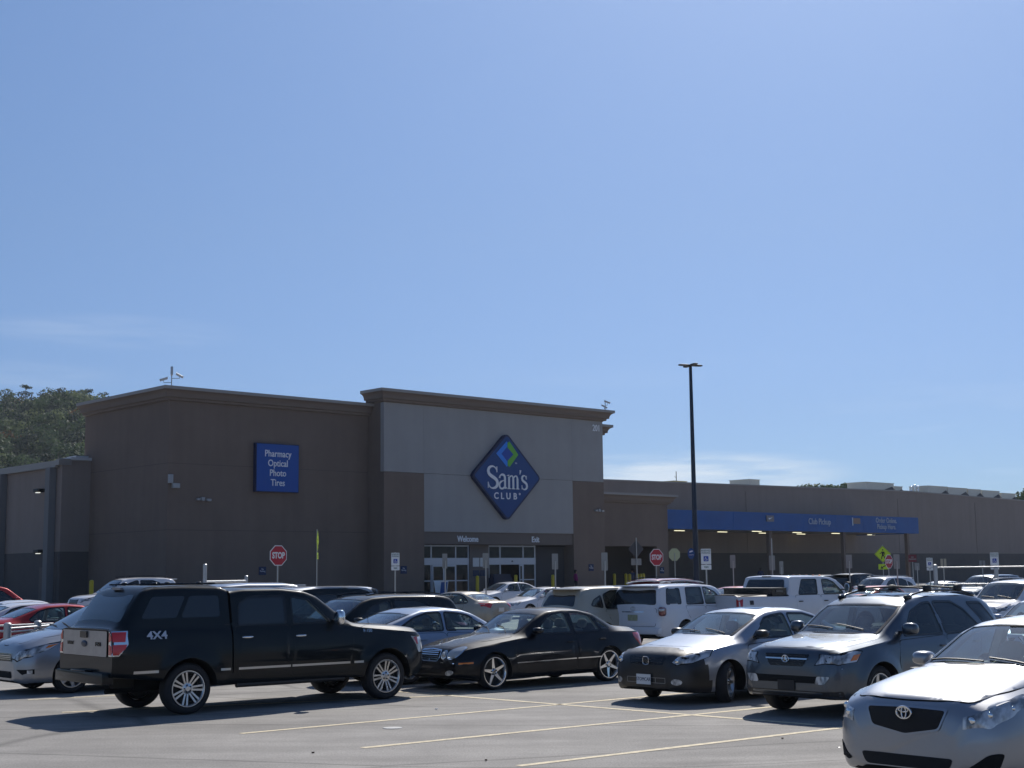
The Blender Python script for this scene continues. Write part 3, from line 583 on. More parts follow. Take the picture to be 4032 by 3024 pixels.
    def dims(s, q):
        sp = s.sp; w = sm_lin(sp['width'], q, .06); zb = sm_lin(sp['bot'], q, .04); zs = sm_lin(sp['shoulder'], q, .06); zt = sm_lin(sp['top'], q, sp.get('sw', .05))
        zs = min(zs, zt-.02); hh = zt-zs; y5 = w-sp.get('si', .07)*min(1, w/.8); bow = min(sp.get('bow', .06), .42*hh)
        y6 = y5-max(sp['t']*(hh-bow), min(sp.get('hr', .10), .3*w)); return w, zb, zs, zt, y5, y6, zt-bow
    def section(s, q):
        w, zb, zs, zt, y5, y6, z6 = s.dims(q); d = zs-zb; k = min(1, d/.4)
        A = [(0, zb), (w*.55, zb), (w-.10*k, zb), (w-.025*k, zb+.05*k), (w, zb+.32*d), (w-.002, zb+.62*d), (w-(w-y5)*.45, zs-.09*k), (y5, zs)]
        bw = s.sp.get('bulge', .012)
        B = [(y5, zs), ((y5*2+y6)/3+bw*min(1, (z6-zs)/.3), zs+(z6-zs)/3), ((y5+y6*2)/3+bw*min(1, (z6-zs)/.3), zs+(z6-zs)*2/3), (y6, z6), (y6*.86, z6+(zt-z6)*.48), (y6*.5, zt-(zt-z6)*.14), (0, zt)]
        P = catmull(A, 3)[:-1] + catmull(B, 3)
        fl = s.sp.get('flare', .018); o = []
        for y, z in P:
            if y > w*.75:
                for a in s.ax:
                    r = math.hypot(q-a, z-s.R)
                    if r < s.Ra+.16: y += fl*max(0, min(1, (s.Ra+.16-r)/.12)) * (1 if z < zs-.02 else .2)
            o.append((max(y, 0), z))
        o[0] = (0, o[0][1]); o[-1] = (0, o[-1][1])
        return o
    def shield_poly(s, sa, sb, pil):
        P = []; N = 5; fw = 1 if sb > sa else -1
        for i in range(N):
            q = sa+(sb-sa)*i/(N-1); P.append((q, s.dims(q)[5]-pil))
        cen = [(sb-.02*fw, P[-1][1]*.5), (sb-.03*fw, 0), (sb-.02*fw, -P[-1][1]*.5)]
        base = [(sa-.05*fw, -P[0][1]*.5), (sa-.075*fw, 0), (sa-.05*fw, P[0][1]*.5)]
        return P + cen + [(q, -y) for q, y in reversed(P)] + base
    def patch(s, view, pts, off=.003, hole=None, res=.06, thick=0):
        if view == 'S': d, u, v = Vector((0, -1, 0)), Vector((-1, 0, 0)), Vector((0, 0, 1)); P = [(p[0]-s.s0, p[1]) for p in pts]; H = hole and [(p[0]-s.s0, p[1]) for p in hole]
        elif view == 'F': d, u, v = Vector((-1, 0, 0)), Vector((0, 1, 0)), Vector((0, 0, 1)); P = list(pts); H = hole
        elif view == 'R': d, u, v = Vector((1, 0, 0)), Vector((0, 1, 0)), Vector((0, 0, 1)); P = list(pts); H = hole
        elif view == 'T': d, u, v = Vector((0, 0, -1)), Vector((-1, 0, 0)), Vector((0, 1, 0)); P = [(p[0]-s.s0, p[1]) for p in pts]; H = hole and [(p[0]-s.s0, p[1]) for p in hole]
        else:
            a = math.radians(view); d = Vector((-math.cos(a), -math.sin(a), 0)); u = Vector((-math.sin(a), math.cos(a), 0)); v = Vector((0, 0, 1))
            P = [((Vector((s.s0-p[0], p[1], 0))).dot(u), p[2]) for p in pts]; H = None
        loops = [P] + ([H] if H else []); V2 = []; E = []
        for lp in loops:
            b = len(V2); V2 += [Vector(p) for p in lp]
            E += [(b+i, b+(i+1) % len(lp)) for i in range(len(lp))]
        xs = [p[0] for p in P]; ys = [p[1] for p in P]; x = min(xs)+res*.5; Pi = inset(P, res*.3) if len(P) > 3 else P
        while x < max(xs):
            y = min(ys)+res*.5
            while y < max(ys):
                if inside((x, y), P) and not (H and inside((x, y), H)):
                    ok = all((Vector((x, y))-q).length > res*.35 for q in V2[:sum(len(l) for l in loops)])
                    if ok: V2.append(Vector((x, y)))
                y += res
            x += res
        r = geometry.delaunay_2d_cdt(V2, E, [], 0, 1e-6); vv, ff = r[0], r[2]
        F_ = []
        for f in ff:
            c = sum((vv[i] for i in f), Vector((0, 0)))/len(f)
            if inside(c, P) and not (H and inside(c, H)): F_.append(tuple(f))
        out_ = []
        for p in vv:
            o = u*p.x+v*p.y-d*5; hit = s.bvh.ray_cast(o, d)
            if hit[0] is None:
                hit = s.bvh.find_nearest(u*p.x+v*p.y-d*(s.L*.5 if abs(d.x) > .3 else 1.0 if abs(d.y) > .3 else 1.6))
            out_.append(hit[0]-d*.0+hit[1]*off if hit[1].dot(d) < 0 else hit[0]-d*off)
        F_ = [f if (out_[f[1]]-out_[f[0]]).cross(out_[f[2]]-out_[f[0]]).dot(d) < 0 else tuple(reversed(f)) for f in F_]
        return out_, F_
    def part(s, name, patches, m, sym=True, label=None, parent=None, both=False, split=False):
        if isinstance(patches, tuple): patches = [patches]
        if split: return [s.part(name, p, m, sym, label, parent) for p in patches]
        res = []
        for sg in ((1, -1) if sym else (1,)):
            mb = MB()
            for vs, fs in patches:
                mb.add([(p[0], p[1]*sg, p[2]) for p in vs], fs if sg == 1 else [tuple(reversed(f)) for f in fs])
            if both and sg == -1:
                continue
            o = mb.build(name, m, parent or s.root, 40, fix=False)
            if label: o['label'] = label
            res.append(o)
        s.parts.setdefault(name, []).extend(res); return res
    def mirrored(s, pt): return ([(p[0], -p[1], p[2]) for p in pt[0]], [tuple(reversed(f)) for f in pt[1]])
    def surf(s, q, z, side=1):
        h = s.bvh.ray_cast(Vector((s.s0-q, 3*side, z)), Vector((0, -side, 0))); return h[0], h[1]
    def front(s, y, z, rear=False):
        d = Vector((1 if rear else -1, 0, 0)); h = s.bvh.ray_cast(Vector((0, y, z))-d*5, d); return h[0] if h[0] else Vector((s.s0, y, z))
    def topz(s, q, y=0):
        h = s.bvh.ray_cast(Vector((s.s0-q, y, 4)), Vector((0, 0, -1))); return h[0] if h[0] else Vector((s.s0-q, y, 1))
    def glassing(s, gm=None, trim=M_trim):
        for i, p in enumerate(s.sp.get('win', [])):
            g = (s.sp.get('wing') or [M_green]*9)[i] if gm is None else gm; pp = rp(p, .05)
            s.part('window', s.patch('S', inset(pp, -.012), -.004 if s.win else .004, res=.12), g)
            s.part('window_trim', s.patch('S', inset(pp, -.02), .004, hole=inset(pp, .014), res=.2), trim)
        for sh in s.sp.get('shield', []):
            nm = 'windscreen' if sh[1] == s.sp['shield'][0][1] else 'rear_window'; g = (sh[-1] if gm is None else gm); vw = 'T' if sh[0] == 'T' else 'R'
            pp = s.shield_poly(sh[1], sh[2], sh[3]) if vw == 'T' else rp(sh[1], .05)
            s.part(nm, s.patch(vw, inset(pp, -.012), -.003 if s.win else .003, res=.1), g, sym=False)
            s.part('window_trim', s.patch(vw, inset(pp, -.02), .003, hole=inset(pp, .02), res=.2), trim, sym=False)
        for p, g in s.sp.get('pwin', []):
            s.part('window', s.patch('S', rp(p, .05), .005, res=.12), g)
    def door(s, pts, name='door', m=None):
        pp = rp(pts, .06); a = s.patch('S', inset(pp, -.010), .0015, hole=inset(pp, .001), res=.15); b = s.patch('S', pp, .0035, res=.07)
        for sg in (1, -1):
            mb = MB(); fl = (lambda f: f) if sg == 1 else (lambda f: tuple(reversed(f)))
            mb.add([(p[0], p[1]*sg, p[2]) for p in b[0]], [fl(f) for f in b[1]], 0); mb.add([(p[0], p[1]*sg, p[2]) for p in a[0]], [fl(f) for f in a[1]], 1)
            o = mb.build(name, [m or s.pm, M_well], s.root, 40, fix=False); s.parts.setdefault(name, []).append(o)
    def panel(s, view, pts, name, m=None, r=.06, gap=.009, off=.0035, res=.07):
        pp = rp(pts, r); a = s.patch(view, inset(pp, -gap), .0015, hole=inset(pp, .001), res=.15); b = s.patch(view, pp, off, res=res); mb = MB()
        mb.add(b[0], b[1], 0); mb.add(a[0], a[1], 1); o = mb.build(name, [m or s.pm, M_well], s.root, 40, fix=False); s.parts.setdefault(name, []).append(o); return o
    def handle(s, q, z, m, wd=.17):
        for i, sg in enumerate((1, -1)):
            p, n = s.surf(q, z, sg); mb = MB(); mb.ell((p.x, p.y+sg*.022, z), (wd/2, .014, .016), 10, .6); mb.box((p.x-wd*.35, p.y+sg*.008, z), (.02, .03, .02)); mb.box((p.x+wd*.35, p.y+sg*.008, z), (.02, .03, .02))
            ds = s.parts.get('door', []); k = [d for d in ds if min(v[0] for v in d.bound_box) < p.x < max(v[0] for v in d.bound_box) and d.bound_box[0][1]*sg > 0 or False]
            o = mb.build('handle', m, s.root, 40)
            k = [d for d in ds if min(v[0] for v in d.bound_box)-.02 < p.x < max(v[0] for v in d.bound_box)+.02 and (sum(v[1] for v in d.bound_box) > 0) == (sg > 0)]
            if k: o.parent = k[0]
    def mirror(s, q, z, sz, m, m2=M_black, out=.13):
        for sg in (1, -1):
            p, n = s.surf(q, z-.02, sg); y = p.y+sg*out; mb = MB()
            mb.ell((p.x, y, z+.03), (sz[0], sz[1], sz[2]), 16, .7)
            o = mb.build('wing_mirror', m, s.root, 40)
            a = MB(); a.box((p.x, p.y+sg*out*.35, z-.02), (.07, abs(out)*.9, .035)); a.build('arm', m2, o)
            g = MB(); g.ell((p.x-sz[0]*.98, y, z+.03), (.008, sz[1]*.8, sz[2]*.75), 12, .8); g.build('mirror_glass', M_chr, o, 40)
    def wheels(s, style, finish='alloy', rr=.23, wt=.225, steer=0, track=None):
        ms = wheel_meshes(s.R, wt, rr, style, finish); w = s.sp['w']-.02-wt/2 if track is None else track
        for i, a in enumerate(s.ax):
            for sg in (1, -1):
                o = bpy.data.objects.new('wheel', ms[0]); link(o, s.root); o.location = (s.s0-a, sg*w, s.R)
                o.rotation_euler = (0, .4*i+.15*sg, (0 if sg == 1 else math.pi)+(math.radians(steer) if i == 0 else 0))
                for nm, me in (('tyre', ms[1]), ('rim', ms[2])): link(bpy.data.objects.new(nm, me), o)
    def seats(s, rows, m, zf, wheel=True, dash=None):
        for i, (q, n) in enumerate(rows):
            ys = (-.36, .36) if n == 2 else (0,)
            for y in ys:
                mb = MB(); wd = .24 if n == 2 else .55; x = s.s0-q
                T = Matrix.Rotation(math.radians(-14), 4, 'Y')
                mb.ell((x, y, zf+.28), (.07, wd, .30), 14, .55, M=T); mb.ell((x+.26, y, zf+.05), (.25, wd, .07), 14, .5)
                for yy in ((y,) if n == 2 else (-.34, .34)): mb.ell((x-.11, yy, zf+.66), (.05, .13, .09), 12, .7, M=T); mb.tube([(x-.08, yy, zf+.5), (x-.1, yy, zf+.64)], .012, 6)
                mb.build('seat', m, s.root, 50)
        if dash:
            q, z, wd = dash; mb = MB(); mb.ell((s.s0-q, 0, z-.1), (.28, wd, .13), 16, .55); mb.build('dashboard', M_dash, s.root, 50)
            if wheel:
                mb = MB(); T = Matrix.Translation((s.s0-q-.38, .36, z-.03)) @ Matrix.Rotation(math.radians(65), 4, 'Y')
                pts = [T @ Vector((.18*math.cos(2*math.pi*k/20), .18*math.sin(2*math.pi*k/20), 0)) for k in range(21)]; mb.tube(pts, .014, 6, cap=False)
                mb.tube([T @ Vector((-.18, 0, 0)), T @ Vector((0, 0, -.03)), T @ Vector((.18, 0, 0))], .016, 6); mb.build('steering_wheel', M_dash, s.root, 50)
    def lamp(s, name, view, pts, m, off=.006, label=None, bulbs=(), bezel=None):
        if bezel and bezel != 'none': s.part(name+'_bezel', s.patch(view, inset([p for p in pts], -.014) if view in 'SFRT' and isinstance(view, str) else pts, off-.003, res=.05), bezel)
        if not isinstance(view, str) and bezel is None:
            n_ = len(pts); cq = [sum(p[i] for p in pts)/n_ for i in range(3)]; s.part(name+'_surround', s.patch(view, [tuple(cq[i]+(p[i]-cq[i])*(1.07 if i < 2 else 1.16) for i in range(3)) for p in pts], max(off-.003, .002), res=.05), M_well)
        os_ = s.part(name, s.patch(view, pts, off, res=.05), m, label=label)
        for (q, y, z, r, bm) in bulbs:
            for sg, o in zip((1, -1), os_):
                b = MB(); a = math.radians(view if not isinstance(view, str) else 0); d = Vector((math.cos(a), math.sin(a)*sg, 0)); hit = s.bvh.ray_cast(Vector((s.s0-q, y*sg, z))+d*3, -d)
                c = hit[0]+d*.006 if hit[0] else Vector((s.s0-q, y*sg, z)); b.ell(c, (r*.35, r, r), 14); b.build('bulb', bm, o, 50)
        return os_
    def plate(s, z, rear=True, txt=None, w=.30, h=.15, m=M_plate, y=0, parent=None, tm=None):
        p = s.front(y, z, rear); sg = -1 if rear else 1; mb = MB(); mb.box((p.x+sg*.012, y, z), (.012, w, h), 0)
        ms = [m]
        if txt: put_text(mb, txt, h*.5, frame((p.x+sg*.02, y, z), (0, sg, 0), (0, 0, 1), (sg, 0, 0)), 1, ext=.003, sx=.85); ms.append(tm or mat('plate_ink', (.05, .06, .12), .5))
        return mb.build('licence_plate', ms, parent or s.root)
    def badge(s, txt, size, q, z, side=1, m=M_chr, sx=1.0, ext=.006, off=0.0, shear=0):
        for sg in (1, -1):
            p, n = s.surf(q, z, sg); r = Vector((-sg, 0, 0)); u = Vector((0, 0, 1)); nn = Vector((0, sg, 0))
            u = (u-n*n.dot(u)).normalized(); r = u.cross(n)
            mb = MB(); put_text(mb, txt, size, frame(p+n*.008, r, u, n), ext=ext, sx=sx, off=off, shear=shear); mb.build('badge', m, s.root)
    def place(s, loc, az, label, cat, group=None):
        s.root.location = loc; s.root.rotation_euler = (0, 0, math.radians(90-az)); tag(s.root, label, cat, group); return s.root
P_black = paint('black_paint', (.003, .006, .008), 0, .5); P_nblack = paint('blue_black_paint', (.003, .004, .007), 0, .5)
P_silver = paint('silver_paint', (.33, .35, .39), .65, .38); P_warm = paint('warm_silver_paint', (.32, .33, .35), .75, .36)
P_grey = paint('slate_grey_paint', (.085, .10, .12), .8, .36); P_blue = paint('ice_blue_paint', (.28, .33, .42), .5, .42)
P_white = paint('white_paint', (.68, .68, .70), 0, .45); P_tan = paint('champagne_paint', (.42, .38, .30), .25, .42)
P_gold = paint('pale_gold_paint', (.36, .32, .25), .4, .42); P_red = paint('red_paint', (.38, .015, .012), .2, .4); P_maroon = paint('maroon_paint', (.13, .012, .022), .3, .4)
P_coral = paint('faded_red_paint', (.50, .11, .07), .1, .5); P_beige = paint('grey_beige_paint', (.30, .28, .25), .6, .4)
for p_ in (P_black, P_nblack): p_.node_tree.nodes['Principled BSDF'].inputs['Coat Weight'].default_value = .6
def put(c, px, sref, side, az, label, cat, group=None, yoff=None, z=0.0):
    h = Vector((math.sin(math.radians(az)), math.cos(math.radians(az)), 0)); lf = Vector((-h.y, h.x, 0)); g = G(px[0], px[1], z)
    loc = g - h*(c.s0-sref) - lf*side*((c.sp['w']-.13) if yoff is None else yoff); loc.z = z
    return c.place(loc, az, label, cat, group)
CARG = 'vehicles parked in the lot'
# ---- pickup with cargo topper
def pickup_topper():
    sp = dict(L=5.86, wb=3.68, fo=.92, w=1.0, R=.39, Ra=.47, t=.22, si=.07, bow=.07, belt=1.25, hr=.12, flare=.035, step=.08,
        top=[(0, .62), (.012, .98), (.05, 1.12), (.14, 1.19), (.6, 1.25), (1.35, 1.30), (1.5, 1.32), (2.22, 1.80), (2.45, 1.88), (2.9, 1.93), (3.6, 1.93), (3.82, 1.90), (3.85, 1.90), (3.95, 1.97), (4.6, 1.99), (5.15, 1.98), (5.32, 1.94), (5.40, 1.86), (5.74, 1.38), (5.80, 1.34), (5.86, 1.33)],
        shoulder=[(0, .6), (.03, 1.0), (.2, 1.10), (1.4, 1.22), (1.7, 1.27), (3.8, 1.30), (5.86, 1.30)],
        bot=[(0, .50), (.1, .40), (.4, .36), (1.4, .40), (4.2, .42), (5.0, .52), (5.86, .62)],
        gaps=[(3.845, 3.872, .80, 1.3, .60, 1.34), (3.845, 3.872, -1.3, -.80, .60, 1.34), (3.84, 3.885, -1.3, 1.3, 1.36, 2.2)],
        width=[(0, .66), (.02, .74), (.06, .82), (.14, .89), (.28, .95), (.5, .985), (1.5, 1.0), (5.6, 1.0), (5.80, .995), (5.86, .985)],
        cav=(1.75, 3.6), win=[[(2.02, 1.33), (2.42, 1.70), (2.74, 1.76), (2.74, 1.33)], [(2.86, 1.33), (2.86, 1.77), (3.50, 1.77), (3.70, 1.66), (3.74, 1.33)]],
        wing=[M_green, M_dark], shield=[('T', 1.58, 2.22, .06, M_clear)])
    c = Car('pickup_truck', sp, P_black); c.glassing()
    c.part('window', c.patch('S', rp([(4.05, 1.47), (4.05, 1.80), (4.55, 1.80), (4.72, 1.47)], .05), .005, res=.12), M_dark)
    c.part('window', c.patch('S', rp([(4.80, 1.47), (4.62, 1.80), (5.18, 1.80), (5.38, 1.47)], .05), .005, res=.12), M_dark)
    c.part('window', c.patch('S', rp([(1.86, 1.32), (1.96, 1.32), (1.96, 1.40)], .02), .005, res=.1), M_trim)
    c.part('rear_window', c.patch('R', rp([(-.80, 1.42), (.80, 1.42), (.70, 1.83), (-.70, 1.83)], .06), .008, res=.1), mat('topper_glass', (.03, .05, .06), .05, 0, 0, 1.0), sym=False)
    c.part('topper_trim', [c.patch('S', [(3.86, .62), (3.885, .62), (3.885, 1.88), (3.86, 1.88)], .004, res=.1), c.patch('S', [(3.88, 1.335), (5.72, 1.345), (5.72, 1.36), (3.88, 1.35)], .004, res=.1)], M_well, split=True)
    c.door([(1.66, .50), (1.60, 1.0), (1.62, 1.28), (2.795, 1.30), (2.795, .50)]); c.door([(2.81, .50), (2.81, 1.30), (3.80, 1.31), (3.80, .72), (3.70, .50)])
    tg = mat('tailgate_finish', (.36, .34, .33), .42, .6, .6, var=.18, vs=5)
    t = c.panel('R', [(-.82, .92), (.82, .92), (.82, 1.30), (-.82, 1.30)], 'tailgate', tg, .03, off=.02)
    mb = MB(); mb.box((c.s0-5.89, 0, 1.24), (.03, .24, .10)); mb.build('tailgate_handle', M_trim, t)
    mb = MB(); put_text(mb, 'F-150', .085, frame((c.s0-5.885, -.52, 1.10), (0, -1, 0), (0, 0, 1), (-1, 0, 0)), ext=.01, off=.002); put_text(mb, 'LARIAT', .07, frame((c.s0-5.885, .52, 1.10), (0, -1, 0), (0, 0, 1), (-1, 0, 0)), ext=.01, off=.002); mb.build('badge', M_trim, t)
    mb = MB(); mb.ell((c.s0-5.885, 0, 1.10), (.012, .115, .05), 20, 1); mb.build('emblem', mat('emblem_dark', (.05, .06, .09), .3, .8), t, 50)
    mb = MB(); mb.box((c.s0-5.88, 0, .60), (.18, 1.78, .17)); mb.box((c.s0-5.90, 0, .70), (.16, .55, .03)); b = bevel(mb.build('rear_bumper', P_black, c.root), .03)
    c.plate(.60, True, y=.0, parent=b).location.x -= .11
    chl = [(5.42, 1.0), (5.42, 1.27), (5.62, 1.27), (5.86, 1.27)]
    # wrap-round tail lamps: red lenses in a chrome surround, angled lower edge
    c.part('tail_lamp_surround', [c.patch('S', [(5.60, 1.30), (5.86, 1.30), (5.86, .93), (5.76, .93), (5.61, 1.10)], .006, res=.05), c.patch('R', [(.86, .93), (.98, .93), (.98, 1.30), (.86, 1.30)], .006, res=.05)], M_chr)
    for z0, z1, z2 in ((1.14, 1.28, 1.14), (.95, 1.10, 1.04)):
        c.part('tail_lamp', [c.patch('S', [(5.63, z1), (5.855, z1), (5.855, z0), (5.77 if z0 < 1 else 5.64, z0), (5.66, z2)], .012, res=.05), c.patch('R', [(.875, z0), (.98, z0), (.98, z1), (.875, z1)], .012, res=.05)], mat('bright_red_lens', (.62, .02, .02), .12, 0, 1.0))
    c.part('side_moulding', [c.patch('S', [(1.42, .64), (1.42, .675), (1.60, .675), (1.60, .64)], .012, res=.2), c.patch('S', [(1.68, .64), (1.68, .675), (2.79, .675), (2.79, .64)], .014, res=.2), c.patch('S', [(2.82, .64), (2.82, .675), (3.76, .675), (3.76, .64)], .014, res=.2), c.patch('S', [(3.90, .64), (3.90, .675), (4.08, .675), (4.08, .64)], .012, res=.2), c.patch('S', [(5.12, .66), (5.12, .70), (5.52, .70), (5.52, .66)], .012, res=.2)], mat('satin_trim', (.55, .54, .52), .3, .8), split=True)
    mb = MB()
    for sg in (1, -1): mb.tube([(c.s0-1.75, sg*.91, .40), (c.s0-3.75, sg*.91, .40)], .045, 10)
    mb.build('running_board', mat('grey_plastic', (.03, .03, .03), .5), c.root, 50)
    c.handle(2.62, 1.13, M_chr, .2); c.handle(3.60, 1.14, M_chr, .2)
    c.badge('4X4', .17, 5.14, 1.215, sx=1.15, m=mat('badge_silver', (.6, .6, .62), .3, .5), off=.004); c.badge('F-150', .08, 1.30, 1.16)
    c.mirror(1.95, 1.37, (.07, .10, .13), M_chr, out=.20)
    c.lamp('headlamp', 45, [(.10, .80, 1.04), (.34, .98, 1.04), (.20, .95, .76), (.04, .80, .74)], M_lens); c.lamp('marker_lamp', 'S', [(.24, .90), (.25, 1.02), (.34, 1.02), (.28, .90)], M_red, .012)
    c.part('grille', c.patch('F', rp([(-.52, .66), (.52, .66), (.50, 1.02), (-.50, 1.02)], .05), .004), M_chr, sym=False)
    mb = MB(); mb.box((c.s0-.05, 0, .52), (.12, 1.30, .15)); bevel(mb.build('front_bumper', P_black, c.root), .04)
    mb = MB()
    for q in (4.25, 5.0): 
        for sg in (1, -1): mb.ell((c.s0-q, sg*.56, 1.998), (.045, .035, .022), 10, .7)
    for sg in (1, -1): mb.tube([(c.s0-3.97, sg*.56, 1.99), (c.s0-5.25, sg*.56, 1.985)], .014, 6)
    mb.build('roof_rail', M_trim, c.root, 50)
    mb = MB(); mb.box((c.s0-5.36, 0, 1.925), (.05, .30, .035)); mb.build('third_brake_lamp', mat('smoked_lens', (.25, .25, .27), .2), c.root)
    mb = MB(); mb.box((c.s0-2.35, 0, 1.70), (.05, .22, .07)); mb.build('inside_mirror', M_trim, c.root)
    mb = MB(); mb.tube([(c.s0-1.15, -.75, 1.24), (c.s0-1.18, -.75, 1.55)], .004, 5); mb.build('aerial', M_trim, c.root)
    mb = MB(); mb.box((0, 0, .48), (5.0, .9, .22)); mb.box((c.s0-4.63, 0, .36), (.16, 1.5, .16)); mb.tube([(c.s0-5.0, -.35, .38), (c.s0-5.7, -.40, .38)], .04, 8); mb.build('chassis', M_well, c.root)
    c.wheels(('pair', 7, .026, .034), 'alloy', .275, .275); c.seats([(2.75, 2), (3.5, 1)], M_seatg, .85, dash=(2.0, 1.22, .85))
    return c
c = pickup_topper(); put(c, (400, 1543), 4.60, -1, 50.5, 'black pickup truck with a cargo topper over its bed and a grey tailgate', 'pickup truck', CARG)
# ---- black saloon with chrome five-spoke wheels
def black_sedan():
    sp = dict(L=4.82, wb=2.854, fo=.83, w=.91, R=.325, Ra=.36, t=.48, si=.09, bow=.07, belt=.93, hr=.16, flare=.02,
        top=[(0, .50), (.01, .62), (.04, .72), (.12, .775), (.3, .82), (.7, .90), (1.30, .975), (1.46, .99), (2.10, 1.345), (2.30, 1.41), (2.70, 1.435), (3.1, 1.42), (3.45, 1.35), (4.02, 1.09), (4.15, 1.06), (4.62, 1.02), (4.74, .98), (4.80, .84), (4.82, .62)],
        shoulder=[(0, .47), (.04, .66), (.15, .70), (.4, .755), (1.0, .84), (1.5, .90), (3.0, .935), (4.0, .95), (4.6, .93), (4.76, .86), (4.82, .58)],
        bot=[(0, .28), (.08, .22), (.5, .17), (4.2, .19), (4.7, .27), (4.82, .36)],
        width=[(0, .50), (.01, .56), (.04, .65), (.1, .73), (.2, .795), (.4, .86), (.75, .895), (1.2, .905), (2.4, .91), (3.9, .90), (4.3, .87), (4.6, .80), (4.75, .70), (4.82, .58)],
        cav=(1.60, 3.90), win=[[(1.86, .97), (2.24, 1.25), (2.40, 1.315), (2.72, 1.345), (2.76, .97)], [(2.86, .975), (2.84, 1.35), (3.10, 1.335), (3.34, 1.26), (3.50, .99)], [(3.57, .995), (3.44, 1.22), (3.55, 1.17), (3.80, 1.03)]],
        wing=[M_green]*3, shield=[('T', 1.50, 2.12, .055, M_clear), ('T', 3.98, 3.40, .07, M_clear)])
    c = Car('sedan_car', sp, P_nblack); c.glassing()
    c.door([(1.36, .32), (1.30, .62), (1.42, .89), (2.80, .925), (2.80, .27), (1.50, .27)]); c.door([(2.82, .27), (2.82, .925), (3.62, .945), (3.56, .70), (3.34, .50), (3.24, .27)])
    c.panel('T', [(.20, .48), (.14, 0), (.20, -.48), (.8, -.66), (1.40, -.70), (1.32, 0), (1.40, .70), (.8, .66)], 'bonnet', r=.08)
    g = c.part('grille', c.patch('F', rp([(-.22, .52), (.22, .52), (.30, .60), (.30, .735), (.0, .755), (-.30, .735), (-.30, .60)], .04), .006, res=.05), M_chr, sym=False)[0]
    c.part('grille_mesh', c.patch('F', rp([(-.205, .54), (.205, .54), (.275, .605), (.275, .715), (.0, .735), (-.275, .715), (-.275, .605)], .03), .012, res=.05), M_well, sym=False, parent=g)
    c.part('grille_bar', [c.patch('F', [(-.25, z), (.25, z), (.25, z+.013), (-.25, z+.013)], .02, res=.06) for z in (.565, .60, .635, .67, .70)] + [c.patch('F', [(-.008, .54), (.008, .54), (.008, .74), (-.008, .74)], .022, res=.06)], M_chr, sym=False, parent=g)
    cl = mat('clear_lamp', (.42, .45, .46), .08, .35, 1.0)
    def oval(q, y, z, a, b, n=20, tilt=.3): return [(q, y+a*math.cos(2*math.pi*k/n)+tilt*0, z+b*math.sin(2*math.pi*k/n)+.35*a*math.cos(2*math.pi*k/n)) for k in range(n)]
    def ov2(y, z, a, b, n=22): return [(y+a*math.cos(2*math.pi*k/n), z+b*math.sin(2*math.pi*k/n)+.18*a*math.cos(2*math.pi*k/n)) for k in range(n)]
    for (y, z, a, b) in ((.40, .645, .062, .068), (.60, .675, .105, .095)):
        c.part('headlamp', c.patch('F', ov2(y, z, a, b), .010, res=.04), cl); c.part('headlamp_surround', c.patch('F', ov2(y, z, a+.012, b+.012), .007, hole=ov2(y, z, a, b), res=.04), M_chr)
    for o in c.parts['headlamp']:
        bb = [Vector(v) for v in o.bound_box]; ct = sum(bb, Vector())/8; mb = MB(); mb.ell((ct.x+.02, ct.y, ct.z), (.02, .045, .045), 16); mb.build('bulb', M_lens, o, 50)
    c.part('fog_lamp', c.patch('F', ov2(.56, .33, .085, .045), .008, res=.04), M_lens); c.part('bumper_strip', c.patch('F', [(.34, .50), (.34, .515), (.66, .505), (.66, .49)], .012, res=.06), M_chr)
    c.part('turn_signal', c.patch(40, [(.14, .70, .51), (.36, .84, .52), (.36, .84, .49), (.14, .70, .48)], .012, res=.06), M_amber)
    c.part('bumper_line', c.patch('F', [(-.74, .465), (-.74, .475), (.74, .475), (.74, .465)], .004, res=.06), M_well, sym=False)
    c.part('air_intake', c.patch('F', rp([(-.36, .23), (.36, .23), (.33, .36), (-.33, .36)], .04), .005), M_well, sym=False)
    c.part('side_moulding', [c.patch('S', [(1.32, .455), (1.32, .475), (2.79, .495), (2.79, .475)], .012, res=.2), c.patch('S', [(2.83, .475), (2.83, .495), (3.44, .50), (3.44, .48)], .012, res=.2)], M_chr, split=True)
    c.part('tail_lamp', c.patch(140, [(4.50, .86, .90), (4.46, .86, .84), (4.60, .80, .66), (4.80, .55, .62), (4.80, .48, .85), (4.70, .7, .92)], .008, res=.05), M_red)
    c.handle(2.66, .80, P_nblack, .19); c.handle(3.50, .82, P_nblack, .19); c.mirror(1.84, 1.0, (.09, .09, .06), P_nblack, out=.12)
    mb = MB(); x = c.s0-.26; z = c.topz(.26).z
    pts = [(x, .035*math.cos(2*math.pi*k/18), z+.05+.035*math.sin(2*math.pi*k/18)) for k in range(19)]; mb.tube(pts, .003, 5, cap=False)
    for k in range(3):
        a = math.pi/2+2*math.pi*k/3; mb.tube([(x, 0, z+.05), (x, .034*math.cos(a), z+.05+.034*math.sin(a))], .003, 4)
    mb.tube([(x, 0, z), (x, 0, z+.016)], .004, 5); mb.build('bonnet_emblem', M_chr, c.root, 40)
    mb = MB()
    for y in (-.05, .45): mb.tube([(c.s0-1.47, y-.05, c.topz(1.47, y).z+.01), (c.s0-1.62, y-.30, c.topz(1.62, y-.3).z+.012), (c.s0-1.68, y-.55, c.topz(1.68, y-.5).z+.012)], .009, 5)
    mb.build('wiper', M_black, c.root)
    c.wheels(('single', 5, .07, .035), 'chrome', .262, .235); c.seats([(2.45, 2), (3.35, 1)], M_seat, .45, dash=(1.86, .93, .70))
    return c
c = black_sedan(); put(c, (1063, 1490), .83, 1, -129.5, 'glossy black four-door saloon with chrome star-spoke wheels and oval twin headlamps', 'car', CARG)
